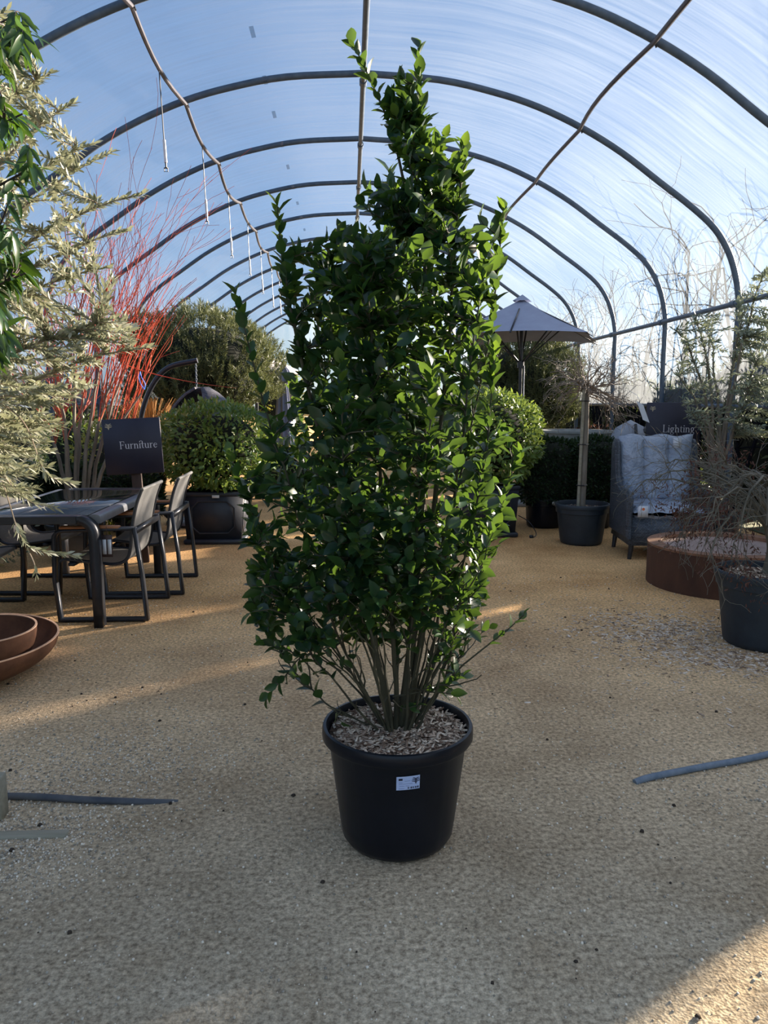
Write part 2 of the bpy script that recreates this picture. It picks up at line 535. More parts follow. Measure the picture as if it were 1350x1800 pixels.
M = {
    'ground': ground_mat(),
    'film': film_mat('clear_polythene_film'),
    'film_side': film_mat('side_polythene_film', .66, .82, (.60, .62, .70)),
    'film_end': film_mat('end_polythene_film', .66, .85, (.40, .52, .58), (2.2, 1, .3)),
    'galv': pm('galvanised_steel', (.065, .095, .135), (.11, .145, .19), 12, .5, 0, spec=.3),
    'pipe': pm('grey_plastic_pipe', (.035, .036, .05), (.06, .06, .08), 9, .5),
    'hose': pm('blue_grey_hose', (.10, .14, .19), (.20, .24, .29), 22, .6, bstr=.3, bscale=90),
    'hose_dark': pm('dark_hose', (.035, .04, .055), (.13, .13, .13), 7, .6, bstr=.3, bscale=90),
    'white_plastic': pm('white_plastic', (.55, .57, .6), (.68, .7, .72), 20, .4),
    'tape': pm('repair_tape', (.30, .36, .45), (.38, .43, .5), 30, .3),
    'pot': pm('black_plastic_pot', (.0018, .0035, .008), (.004, .007, .014), 8, .34, bstr=.06, bscale=25, spec=.32),
    'pot_grey': pm('dusty_black_plastic_pot', (.012, .020, .030), (.026, .038, .050), 6, .55, bstr=.1, bscale=30),
    'mulch': pm('wood_chip_mulch', (.10, .062, .04), (.20, .14, .1), 30, .9, bstr=.8, bscale=70, bdist=.01),
    'soil': pm('dark_compost', (.03, .022, .016), (.07, .05, .035), 30, .95, bstr=.8, bscale=60, bdist=.01),
    'bark': pm('olive_brown_bark', (.026, .024, .013), (.075, .07, .038), 18, .8, bstr=.4, bscale=60, stretch=(1, 1, .3)),
    'bark_dark': pm('dark_purple_bark', (.022, .014, .012), (.055, .035, .028), 18, .7),
    'bark_grey': pm('grey_bark', (.14, .115, .085), (.27, .235, .19), 14, .85, bstr=.4, bscale=40, stretch=(1, 1, .3)),
    'olive_twig': pm('pale_olive_twig', (.24, .18, .12), (.36, .3, .22), 14, .8),
    'red_twig': pm('coral_red_twig', (.42, .055, .03), (.62, .14, .06), 5, .45),
    'bare_twig': pm('pale_bare_twig', (.13, .10, .075), (.26, .21, .16), 10, .8),
    'outer_bark': pm('outdoor_bark', (.008, .009, .013), (.016, .017, .022), 10, 1.0, spec=.0),
    'maple_twig': pm('grey_green_twig', (.085, .08, .055), (.185, .16, .12), 9, .8),
    'alu': pm('charcoal_powder_coat', (.014, .017, .024), (.024, .028, .036), 14, .36, .1),
    'alu_lit': pm('lit_powder_coat', (.15, .16, .18), (.2, .21, .23), 14, .4, .2),  # lighter copy of the charcoal coat for side rails and leg catching light
    'teak': pm('teak', (.26, .095, .032), (.42, .18, .07), 5, .5, stretch=(2, 14, 14)),
    'board': pm('navy_board', (.016, .016, .034), (.022, .022, .044), 5, .5),
    'letter': pm('cream_lettering', (.62, .60, .66), (.7, .68, .72), 5, .6),
    'logo': pm('gold_lettering', (.50, .43, .30), (.58, .5, .36), 5, .6),
    'post': pm('brown_timber', (.05, .028, .02), (.085, .05, .036), 8, .75, stretch=(1, 1, .2)),
    'pale_timber': pm('weathered_timber', (.26, .24, .17), (.36, .33, .25), 8, .85, stretch=(.5, 5, 5), bstr=.3),
    'planter': pm('dark_lead_grey_fibreglass', (.012, .016, .026), (.022, .027, .038), 8, .5, bstr=.06, bscale=60),
    'rust': pm('corten_rust', (.07, .030, .016), (.165, .072, .036), 7, .75, bstr=.25, bscale=50, spec=.3),
    'rust_edge': pm('bright_rust_edge', (.17, .075, .035), (.30, .15, .085), 9, .65),
    'rim_highlight': pm('rust_rim_highlight', (.50, .30, .19), (.66, .43, .29), 12, .6),  # highlight along the bowl rims, painted as a bright rust colour
    'rust_dark': pm('dark_rust', (.05, .022, .014), (.11, .048, .026), 4, .8, bstr=.25, bscale=40, stretch=(1, 1, .4)),
    'pan': pm('pan_reflection_metal', (.26, .18, .15), (.42, .31, .27), 5, .4, bstr=.1, bscale=20),  # pale pink reflection in the pan, put into its base colour
    'canopy': pm('grey_canvas', (.27, .30, .40), (.31, .345, .45), 6, .85),
    'canopy_blue': pm('blue_grey_canvas', (.17, .19, .28), (.24, .26, .35), 6, .85),
    'canopy_white': pm('cream_canvas', (.75, .67, .6), (.82, .75, .68), 6, .85),
    'paper': pm('white_label_paper', (.42, .53, .80), (.47, .58, .85), 9, .5),
    'paper_white': pm('white_paper_tag', (.62, .66, .72), (.72, .75, .8), 9, .5),
    'ink': pm('dark_ink', (.006, .008, .03), (.01, .012, .04), 9, .6),
    'ink_pale': pm('pale_ink', (.2, .27, .5), (.26, .33, .55), 9, .6),
    'orange': pm('orange_print', (.7, .16, .05), (.75, .2, .06), 9, .6),
    'brown_tag': pm('brown_card_tag', (.05, .03, .03), (.07, .045, .045), 9, .6),
    'blue_ribbon': pm('bright_blue_ribbon', (.01, .10, .75), (.03, .2, .85), 9, .4),
    'stone': pm('grey_stone', (.2, .22, .22), (.32, .34, .33), 10, .85, bstr=.2),
    'cover': pm('grey_cover_cloth', (.2, .23, .29), (.3, .33, .38), 7, .6, bstr=.4, bscale=9, bdist=.03),
    'glass_top': pm('dark_tinted_glass', (.03, .032, .034), (.036, .038, .04), 3, .04, spec=.9, coat=.6),
    'wicker': wicker_mat('grey_wicker', (.05, .062, .08), (.10, .12, .148), 19),
    'wicker_dark': wicker_mat('dark_wicker', (.06, .06, .075), (.12, .12, .14), 18),
    'wrap': pm('wrinkled_plastic_wrap', (.24, .30, .40), (.34, .39, .48), 6, .22, bstr=.9, bscale=9, bdist=.05, spec=.8),
    'chip': leaf_mat('wood_chips', (.26, .17, .11), (.95, .82, .68), (.2, .15, .1), .02, .85, .2, (.68, .55, .43)),
    'mulch_chip': leaf_mat('mulch_chips', (.15, .09, .06), (.92, .78, .62), (.2, .15, .1), .02, .85, .2, (.54, .41, .31)),
    'pebble': leaf_mat('gravel_stones', (.30, .265, .21), (.95, .84, .68), (.2, .2, .2), .0, .9, .1, (.62, .54, .43)),
    'holly': leaf_mat('glossy_holly_leaf', (.007, .030, .016), (.030, .080, .020), (.14, .25, .03), .26, .34, .5, (.012, .044, .020)),
    'holly_tip': leaf_mat('young_holly_leaf', (.03, .075, .014), (.07, .125, .022), (.2, .33, .03), .28, .3, .5),
    'olive': leaf_mat('silver_olive_leaf', (.13, .15, .09), (.52, .52, .42), (.36, .38, .22), .25, .5, .4, (.26, .28, .19)),
    'olive_dim': leaf_mat('grey_green_olive_leaf', (.11, .14, .10), (.30, .34, .26), (.30, .34, .19), .25, .5, .4),
    'photinia': leaf_mat('long_dark_leaf', (.008, .03, .010), (.03, .08, .016), (.13, .26, .02), .22, .3, .6),
    'laurel': leaf_mat('laurel_leaf', (.05, .12, .024), (.22, .29, .07), (.32, .42, .07), .3, .4, .5, (.11, .195, .04)),
    'yew': leaf_mat('dark_yew_needle', (.006, .022, .010), (.030, .060, .022), (.06, .11, .02), .15, .5, .3),
    'pine': leaf_mat('pine_needle', (.045, .072, .035), (.17, .19, .085), (.18, .2, .07), .2, .5, .3),
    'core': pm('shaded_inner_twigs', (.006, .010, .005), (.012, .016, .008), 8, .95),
    'golden': leaf_mat('golden_green_leaf', (.14, .17, .02), (.34, .33, .05), (.4, .42, .06), .3, .45, .4),
    'hedge': leaf_mat('outdoor_hedge_leaf', (.03, .05, .018), (.10, .115, .04), (.12, .16, .04), .2, .5, .3),
    'dead': leaf_mat('dead_maple_leaf', (.08, .034, .026), (.17, .085, .065), (.17, .08, .05), .2, .8, .2),
    'straw': leaf_mat('orange_straw_grass', (.42, .21, .07), (.62, .38, .14), (.5, .3, .12), .25, .7, .2),
    'verge': pm('rough_grass_verge', (.04, .055, .018), (.11, .11, .05), 5, .95, bstr=.6, bscale=30, bdist=.05),
}


def sling_mat():
    m, nt, b, out = new_mat('grey_sling_mesh')
    vec = coords(nt)
    ck = noise(nt, vec, 220, 2)
    nt.links.new(ramp(nt, ck, (.13, .13, .125), (.25, .245, .23)), b.inputs['Base Color'])
    b.inputs['Roughness'].default_value = .7
    tr = nt.nodes.new('ShaderNodeBsdfTranslucent')
    tr.inputs[0].default_value = (.35, .34, .31, 1)
    mx = nt.nodes.new('ShaderNodeMixShader')
    mx.inputs[0].default_value = .3
    nt.links.new(b.outputs[0], mx.inputs[1])
    nt.links.new(tr.outputs[0], mx.inputs[2])
    nt.links.new(mx.outputs[0], out.inputs[0])
    return m


M['sling'] = sling_mat()


# ---------------------------------------------------------------- plant helpers
def leaf_tpl(L, W, fold=.22, curl=.12, rows=((0, .06), (.3, .95), (.62, .85), (1, 0))):
    v, f = [], []
    v.append((0, 0, 0))
    ids = [[0]]
    for t, w in rows[1:-1]:
        hw = W * w / 2
        z = -curl * L * t * t
        k = len(v)
        v += [(-hw, L * t, z + fold * hw), (0, L * t, z), (hw, L * t, z + fold * hw)]
        ids.append([k, k + 1, k + 2])
    v.append((0, L, -curl * L))
    tip = len(v) - 1
    a = ids[1]
    f += [[0, a[1], a[0]], [0, a[2], a[1]]]
    for p, q in zip(ids[1:-1], ids[2:]):
        f += [[p[0], p[1], q[1], q[0]], [p[1], p[2], q[2], q[1]]]
    q = ids[-1]
    f += [[q[0], q[1], tip], [q[1], q[2], tip]]
    return np.array(v), f


T_HOLLY = leaf_tpl(1, .60, .35, .18, ((0, 0), (.22, .78), (.5, 1.0), (.78, .62), (1, 0)))
T_OLIVE = leaf_tpl(1, .27, .2, .1, ((0, 0), (.3, .85), (.65, .95), (1, 0)))
T_LONG = leaf_tpl(1, .25, .3, .38, ((0, 0), (.2, .75), (.45, 1.0), (.75, .7), (1, 0)))
T_LAUREL = leaf_tpl(1, .42, .25, .25)
T_NEEDLE = (np.array([(-.06, 0, 0), (.06, 0, 0), (.04, .7, .02), (0, 1, 0), (-.04, .7, .02)]), [[0, 1, 2, 3, 4]])
T_SPRAY = (np.array([(0, 0, 0), (.2, .3, .04), (.13, .62, .02), (0, 1, -.06), (-.13, .62, .02), (-.2, .3, .04)]), [[0, 1, 2, 3, 4, 5]])
T_CHIP = (np.array([(-.16, 0, 0), (.16, 0, 0), (.13, 1, .02), (-.13, 1, .02), (-.16, 0, .1), (.16, 0, .1), (.13, 1, .1), (-.13, 1, .1)]),
          [[3, 2, 1, 0], [4, 5, 6, 7], [0, 1, 5, 4], [1, 2, 6, 5], [2, 3, 7, 6], [3, 0, 4, 7]])
T_STONE = (np.array([(-.5, -.4, 0), (.45, -.5, 0), (.55, .4, 0), (-.4, .5, 0), (-.3, -.25, .5), (.3, -.3, .55), (.32, .25, .45), (-.25, .3, .5)]),
           [[4, 5, 6, 7], [0, 1, 5, 4], [1, 2, 6, 5], [2, 3, 7, 6], [3, 0, 4, 7], [3, 2, 1, 0]])


class Leaves:
    def __init__(self):
        self.P, self.D, self.U, self.S = [], [], [], []

    def twig(self, path, t0, spacing, size, ang=.9, opp=False, rng=RNG, droop=0.0, upbias=.5):
        P = np.asarray(path, float)
        seg = np.linalg.norm(np.diff(P, axis=0), axis=1)
        cum = np.concatenate([[0], np.cumsum(seg)])
        Lt = cum[-1]
        n = max(1, int(Lt * (1 - t0) / spacing))
        ss = np.linspace(Lt * t0, Lt, n)
        az = rng.uniform(0, 6.28)
        for j, s in enumerate(ss):
            i = min(len(seg) - 1, max(0, np.searchsorted(cum, s) - 1))
            p = P[i] + (P[i + 1] - P[i]) * ((s - cum[i]) / max(seg[i], 1e-9))
            T = (P[i + 1] - P[i]) / max(seg[i], 1e-9)
            a = np.cross(T, (0, 0, 1.0) if abs(T[2]) < .95 else (1.0, 0, 0))
            a /= max(np.linalg.norm(a), 1e-9)
            b = np.cross(T, a)
            for o in ((0, PI) if opp else (0,)):
                th = az + o + (j * (PI / 2) if opp else j * 2.4) + rng.uniform(-.4, .4)
                N = a * math.cos(th) + b * math.sin(th)
                an = ang * rng.uniform(.7, 1.25) * (1 - .45 * (s / Lt))
                D = T * math.cos(an) + N * math.sin(an) + np.array((0, 0, -droop))
                U = T - D * np.dot(T, D) + np.array((0, 0, upbias)) + rng.normal(0, .2, 3)
                self.P.append(p)
                self.D.append(D)
                self.U.append(U)
                self.S.append(size * rng.uniform(.7, 1.2))

    def flush(self, mb, tpl, mat=0):
        if self.P:
            mb.scatter(tpl, np.array(self.P), np.array(self.D), np.array(self.U), np.array(self.S), mat)


def wander(p, d, L, n, wig, rng, up=0.0):
    P = [np.array(p, float)]
    d = nrm(d)
    for i in range(n):
        d = nrm(d + rng.normal(0, wig, 3) + np.array((0, 0, up)))
        P.append(P[-1] + d * L / n)
    return np.array(P)


def grow(mb, p, d, L, r, depth, rng, wig=.18, up=.02, nch=(3, 5), ratio=.62, spread=.8, rmin=.0012, store=None, n=None):
    n = n or (7 if depth > 1 else 5)
    P = wander(p, d, L, n, wig, rng, up)
    R = np.linspace(r, max(rmin, r * .45), n + 1)
    mb.tube(P, R, 5 if r > .006 else 3, cap=False)
    if store is not None:
        store.append((P, depth))
    if depth <= 0:
        return
    for k in range(rng.integers(nch[0], nch[1] + 1)):
        t = rng.uniform(.3, 1.0)
        i = min(n - 1, int(t * n))
        q = P[i] + (P[i + 1] - P[i]) * (t * n - i if i < n else 1)
        dd = nrm(P[min(i + 1, n)] - P[i])
        a = nrm(rng.normal(0, 1, 3))
        a = a - dd * np.dot(a, dd)
        grow(mb, q, dd + nrm(a) * spread * rng.uniform(.6, 1.3), L * ratio * rng.uniform(.7, 1.2), max(rmin, R[i] * .62), depth - 1, rng, wig, up, nch, ratio, spread, rmin, store)


def nursery_pot(parent, c, R, h, mat, band=True, rb=None, rim=.018):
    """tapered pot with a rolled rim; c is the base centre in the parent's frame"""
    rb = rb or R * .78
    rw = R - rim
    prof = [(.001, 0), (rb * .9, 0), (rb * .97, .012), (rb, .04), (rb + (rw - rb) * .82, h - .10)]
    if band:
        prof += [(rw + .004, h - .095)]
    prof += [(rw + .006, h - .045), (R, h - .042), (R + .003, h - .02), (R, h - .004), (R - .005, h), (R - .014, h), (R - .018, h - .006), (R - .026, h - .05), (rb * .9, h - .07), (.001, h - .07)]
    mb = MB()

    def ribs(a):
        return 1 + .006 * (np.abs(((a * 8 / PI) % 2) - 1) < .18)
    mb.lathe(prof, 96, c, close=False, wob=ribs)
    return mb.build('pot', mat, parent)


def disc_chips(parent, c, R, n, name, base, size=.03, rng=RNG, hump=.015, chip='mulch_chip'):
    mb = MB()
    rr = np.linspace(0, 1, 7)
    mb.lathe([(max(.001, R * q), hump * (1 - q * q)) for q in rr[::-1]], 40, c, 1, close=False)
    a, q = rng.uniform(0, 2 * PI, n), np.sqrt(rng.uniform(0, 1, n)) * .97
    P = np.stack([c[0] + R * q * np.cos(a), c[1] + R * q * np.sin(a), c[2] + hump * (1 - q * q) + rng.uniform(0, .006, n)], 1)
    th = rng.uniform(0, 2 * PI, n)
    D = np.stack([np.cos(th), np.sin(th), rng.normal(0, .25, n)], 1)
    U = np.stack([rng.normal(0, .35, n), rng.normal(0, .35, n), np.ones(n)], 1)
    mb.scatter(T_CHIP, P, D, U, size * rng.uniform(.4, 1.2, n), 0)
    return mb.build(name, [M[chip], base], parent, smooth=False)


def shell_leaves(mb, c, r, n, tpl, size, rng, zlo=-1.0, power=2.0, out=.9, jit=.12, up=.2, mat=0):
    """leaves over a (super)ellipsoid, growing outward"""
    N = nrm(rng.normal(0, 1, (n * 2, 3)))
    N = N[N[:, 2] > zlo][:n]
    k = (np.abs(N) ** power).sum(1) ** (-1 / power)
    lump = 1 + .06 * np.sin(N[:, 0:1] * 7 + 1) * np.sin(N[:, 1:2] * 8) + .05 * np.sin(N[:, 2:3] * 9 + N[:, 0:1] * 5)
    Q = N * k[:, None] * lump * rng.uniform(1 - jit, 1.03, (len(N), 1))
    P = np.asarray(c) + Q * np.asarray(r)
    G = nrm(np.sign(N) * np.abs(Q) ** (power - 1) / np.asarray(r))
    D = G * out + rng.normal(0, .55, (len(N), 3)) + np.array((0, 0, up))
    U = rng.normal(0, .4, (len(N), 3)) + G + np.array((0, 0, .6))
    mb.scatter(tpl, P, D, U, size * rng.uniform(.7, 1.2, len(N)), mat)


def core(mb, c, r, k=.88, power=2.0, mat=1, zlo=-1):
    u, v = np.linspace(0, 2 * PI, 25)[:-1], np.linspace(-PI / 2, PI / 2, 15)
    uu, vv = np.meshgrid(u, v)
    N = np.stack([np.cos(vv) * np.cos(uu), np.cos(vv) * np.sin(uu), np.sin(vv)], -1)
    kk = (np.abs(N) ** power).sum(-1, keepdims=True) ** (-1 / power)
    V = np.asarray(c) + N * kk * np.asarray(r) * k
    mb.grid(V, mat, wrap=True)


# ---------------------------------------------------------------- the setting
TC, HW = 0.165, 4.22            # tunnel centre line and half width
HOOP0, DY, NH = 8.64, 2.02, 15  # a hoop at y = 8.64, one every 2.02 m
RZ, PZ, BZ = 4.95, 2.58, 1.44   # ridge, side purlin, bottom rail heights
prof_half = [(0, 3.18), (.75, 3.135), (1.3, 3.03), (1.75, 2.90), (2.2, 2.71), (2.62, 2.48), (3.03, 2.20), (3.38, 1.96), (3.63, 1.75), (3.79, 1.52), (3.885, 1.27), (3.935, 1.02)]
half = smooth_path([(x * 1.081, 0, CAM_H + z * 1.086) for x, z in prof_half], 4)[:, [0, 2]]


def arch(k=1.0):
    R = half * np.array((1, 1))
    L = R[::-1][:-1] * np.array((-1, 1))
    A = np.vstack([L, R])
    A = np.stack([TC + A[:, 0] * k, CAM_H + (A[:, 1] - CAM_H) * k], 1)
    return A


Y0, Y1 = HOOP0 - 7 * DY, HOOP0 + 10 * DY
fl = MB()
fl.grid(np.array([[(x, y, 0) for x in np.linspace(-40, 40, 3)] for y in np.linspace(-20, 90, 3)])[:, ::-1])
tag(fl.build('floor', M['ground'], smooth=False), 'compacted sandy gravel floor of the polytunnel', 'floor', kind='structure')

A = arch()
ys = np.linspace(Y0, Y1, (10 + 7) * 6 + 1)
V = []
for y in ys:
    ph = ((y - HOOP0) / DY) % 1.0
    sag = 1 - .010 * math.sin(PI * ph)
    V.append([(TC + (x - TC) * sag, y, CAM_H + (z - CAM_H) * sag) for x, z in A])
ceil = MB().grid(np.array(V)).build('ceiling', M['film'])
tag(ceil, 'clear polythene film stretched over the hoops', 'polytunnel cover', kind='structure')
for s, nm in ((-1, 'wall_left'), (1, 'wall_right')):
    x = TC + s * half[-1][0]
    g = np.array([[(x + (.012 * math.sin(y * 3.1 + z * 4) - .02 * math.sin(PI * (((y - HOOP0) / DY) % 1.0))) * s, y, z) for z in np.linspace(BZ, half[-1][1], 8)] for y in ys])
    tag(MB().grid(g).build(nm, M['film_side']), 'side sheet of hazy polythene film', 'wall', kind='structure')
# end wall with folds
ev = []
Ab = arch(.995)
for t in np.linspace(0, 1, 9):
    ev.append([(x, Y1 + .05 + .06 * math.sin(x * 3.2 + t * 2.0), .9 + (z - .9) * t) for x, z in Ab])
tag(MB().grid(np.array(ev)).build('wall_back', M['film_end']), 'end sheet of blue-tinted polythene film', 'wall', kind='structure')
for i, x in enumerate((TC - 1.3, TC + 1.3)):
    tag(MB().box((x - .05, Y1 - .1, 0), (x + .05, Y1, 4.3)).build('trim_%d' % (40 + i), M['post'], smooth=False), kind='structure')
tag(MB().box((TC - 3.9, Y1 - .12, .95), (TC + 3.9, Y1 - .02, 1.05)).build('trim_42', M['pale_timber'], smooth=False), kind='structure')

n_trim = 1
for k in range(-7, 11):
    y = HOOP0 + k * DY
    pts = [(TC - half[-1][0] * .992, y, 0)] + [(TC + (x - TC) * .992, y, CAM_H + (z - CAM_H) * .992) for x, z in A] + [(TC + half[-1][0] * .992, y, 0)]
    tag(MB().tube(pts, .034, 12).build('trim_%d' % n_trim, M['galv']), 'curved galvanised steel hoop of the tunnel frame', 'hoop', 'tunnel hoops', 'structure')
    n_trim += 1


def long_rail(x, z, r, y0, y1, clamp=True):
    global n_trim
    o = MB().tube([(x, y0, z), (x, (y0 + y1) / 2, z), (x, y1, z)], r, 10).build('trim_%d' % n_trim, M['galv'])
    n_trim += 1
    tag(o, 'galvanised rail running along the tunnel', 'rail', kind='structure')
    if clamp:
        for k in range(-2, 9):
            MB().tube([(x, HOOP0 + k * DY - .05, z), (x, HOOP0 + k * DY + .05, z)], r * 1.35, 10).build('clamp', M['galv'], o)


long_rail(TC, RZ - .11, .03, Y0, Y1)
for s in (-1, 1):
    long_rail(TC + s * (half[-1][0] * .992 - .06), PZ, .03, Y0, Y1)
    long_rail(TC + s * half[-1][0], BZ, .028, Y0, Y1, False)

# repair tapes on the film, left of the ridge
for k in range(-1, 6):
    for f in (.42, .9):
        y = HOOP0 + (k + f - .45) * DY
        x0 = -.86
        zz = np.interp(x0 - TC, A[:, 0] - TC, A[:, 1])
        q = np.array([[(x0 + dx, y + dy, CAM_H + (np.interp(x0 + dx - TC, A[:, 0] - TC, A[:, 1]) - CAM_H) * .984) for dx in (-.02, .02)] for dy in (-.11, 0, .11)])
        MB().grid(q).build('tape_patch', M['film_end'], ceil)

# grass and hedges outside
for s in (-1, 1):
    xa, xb = (TC + s * (half[-1][0] + .25), TC + s * 14)
    g = np.array([[(x, y, .012) for x in np.linspace(min(xa, xb), max(xa, xb), 3)] for y in np.linspace(-8, 45, 3)])
    tag(MB().grid(g[:, ::-1]).build('grass_verge', M['verge']), ('rough grass strip outside the left side of the tunnel', 'rough grass strip outside the right side of the tunnel')[s > 0], 'grass', kind='stuff')


def outdoor_shrub(x, y, w, d, h, label, dens=900, name='hedge_shrub'):
    rng = np.random.default_rng(int(abs(x * 100 + y * 1000)))
    t = thing(name, label, 'hedge', (x, y, 0), group='hedge shrubs outside the tunnel')
    mb = MB()
    shell_leaves(mb, (0, 0, h / 2), (w / 2, d / 2, h / 2), int(dens * d * h), T_SPRAY, .11, rng, power=4)
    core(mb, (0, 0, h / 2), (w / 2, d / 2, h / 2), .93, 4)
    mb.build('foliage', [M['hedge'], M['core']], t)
    MB().tube([(0, 0, 0), (0, 0, h * .5)], .05, 6).build('stem', M['outer_bark'], t)


# the right-hand hedge stands in separate blocks; gaps and heights shaped for the sun streaks
HX = 5.85
blocks = [(-3.0, 1.5, 2.1), (1.5, 4.66, 2.05), (5.10, 5.47, 2.1), (5.64, 8.28, 2.3), (8.56, 9.40, 2.2), (9.63, 11.9, 2.1), (12.15, 14.6, 1.8), (14.9, 17.3, 1.9), (17.6, 20.2, 1.7), (20.5, 24.0, 1.9), (24.3, 29.0, 1.8)]
for i, (a, b, h) in enumerate(blocks):
    outdoor_shrub(HX, (a + b) / 2, .95, b - a, h, 'clipped outdoor hedge block beyond the right film wall, %s' % ('nearest the entrance', 'second from the entrance', 'a narrow one before the big gap', 'the long one beside the fire ring', 'short one behind the wicker armchair', 'behind the lighting sign', 'beyond the stone basin', 'beyond the right pine', 'far along the tunnel', 'near the far end', 'at the far end')[i], 500)
for i, (a, b, h) in enumerate([(-2, 3.8, 1.9), (4.3, 9.8, 1.8), (10.4, 17.8, 1.9), (18.5, 28, 1.7)]):
    outdoor_shrub(-5.5, (a + b) / 2, .9, b - a, h, 'outdoor hedge block beyond the left film wall, %s' % ('nearest the entrance', 'beside the dining table', 'beside the left pine', 'towards the far end')[i], 350)

bare = [(5.02, 6.9, 4.3), (5.15, 8.3, 4.9), (5.0, 9.6, 4.2), (5.15, 11.2, 4.6), (5.0, 13.0, 4.1), (5.1, 15.3, 4.5), (5.05, 18.0, 4.2), (5.2, 21.0, 4.3)]
for i, (x, y, h) in enumerate(bare):
    rng = np.random.default_rng(100 + i)
    t = thing('bare_tree', 'leafless twisted multi-stemmed tree pressed against the right film wall, %s from the entrance' % ('first', 'second', 'third', 'fourth', 'fifth', 'sixth', 'seventh', 'eighth')[i], 'tree', (x, y, 0), group='bare trees outside the tunnel')
    tr, tw = MB(), MB()
    for s in range(4):
        d = nrm((rng.normal(0, .06), rng.normal(0, .13), 1))
        P = wander((rng.uniform(-.08, .08), rng.uniform(-.15, .15), 0), d, h * rng.uniform(.55, .8), 10, .06, rng, .02)
        P[:, 0] = np.clip(P[:, 0], -.32, .5)
        tr.tube(P, np.linspace(.035, .012, len(P)), 6)
        for k in range(9):
            j = rng.integers(3, len(P))
            st = []
            grow(tw, P[j], (rng.normal(.05, .35), rng.normal(0, .8), rng.uniform(.2, 1)), h * .26, .011, 1, rng, .33, .03, (2, 3), .6, .9, .003)
    for mb_ in (tr, tw):
        for q in mb_.v:      # branches lie against the film, never through it
            zz = np.clip(q[:, 2], 0, 5.2)
            lim = np.interp(zz, [0, BZ, 2.6, 3.0, 3.4, 3.9, 4.4, 5.2], [4.62, 4.62, 4.60, 4.50, 4.26, 3.78, 3.0, 1.0])
            q[:, 0] = np.maximum(q[:, 0], lim + .05 - x)
    tr.build('trunk', M['outer_bark'], t)
    tw.build('branches', M['outer_bark'], t)


# ---------------------------------------------------------------- hanging pipes and droppers
def pipe_path(pts, sag, y0, y1):
    out = []
    y = y0
    return out


def overhead_pipe(x, z, sag, side, label):
    P = []
    rng = np.random.default_rng(5)
    for k in range(-4, 11):
        for f in np.linspace(0, 1, 8, endpoint=False):
            if k == 10 and f > 0:
                break
            y = HOOP0 + (k + f) * DY
            P.append((x + side * .10 * math.sin(PI * f) * (1 if k % 2 else .7), y, z - sag * (1 + .4 * math.sin(k * 2.1)) * math.sin(PI * f)))
    o = MB().tube(P, .021, 8).build('irrigation_pipe', M['pipe'])
    tag(o, label, 'pipe')
    for k in range(-2, 10):
        MB().tube([(x + .03, HOOP0 + k * DY, z - .03), (x, HOOP0 + k * DY, z + .05)], .008, 5).build('cable_tie', M['alu'], o)
    return P


xl = -1.70
zl = CAM_H + (np.interp(xl - TC, A[:, 0] - TC, A[:, 1]) - CAM_H) * .992 - .045
xr = 2.50
zr = CAM_H + (np.interp(xr - TC, A[:, 0] - TC, A[:, 1]) - CAM_H) * .992 - .045
PL = overhead_pipe(xl, zl, .085, -.35, 'sagging grey irrigation pipe slung under the hoops left of the ridge')
PR = overhead_pipe(xr, zr, .05, -1, 'thin grey irrigation pipe slung under the hoops right of the ridge')
PLa = np.array(PL)
ordn = ('nearest to the camera', 'second from the camera', 'third from the camera', 'fourth from the camera', 'fifth from the camera', 'sixth from the camera', 'seventh from the camera')
for k in range(7):
    y = HOOP0 + (k - .5) * DY
    x, z = np.interp(y, PLa[:, 1], PLa[:, 0]), np.interp(y, PLa[:, 1], PLa[:, 2])
    t = thing('misting_dropper', 'dropper tube with white weight hanging from the left pipe, ' + ordn[k], 'irrigation dropper', (x, y, z - .9), group='droppers on the left pipe')
    MB().tube([(0, 0, .88), (.012, 0, .5), (.02, 0, .26)], .0055, 6).build('tube', M['alu'], t)
    MB().tube([(.02, 0, .28), (.028, 0, .08)], .014, 8).build('weight', M['white_plastic'], t)
    nz = MB().tube([(.028, 0, .08), (.03, 0, .03)], .009, 6)
    nz.tube([(.012, 0, .035), (.012, 0, 0), (.045, 0, 0), (.045, 0, .035)], .005, 5)
    nz.lathe([(.001, .03), (.016, .03), (.016, .036), (.001, .036)], 10, (.03, 0, 0))
    nz.build('nozzle', M['alu'], t)


# ---------------------------------------------------------------- lettering and logo
def ell(cx, cy, rx, ry, a0, a1, n=14):
    a = np.radians(np.linspace(a0, a1, n))
    return [(cx + rx * math.cos(q), cy + ry * math.sin(q)) for q in a]


TK, TN = .115, .045
X = .64


def serif_b(x):
    return ([(x - .12, .02), (x + .12, .02)], TN)


def serif_l(x, y):
    return ([(x - .13, y - .03), (x, y - .02)], TN)


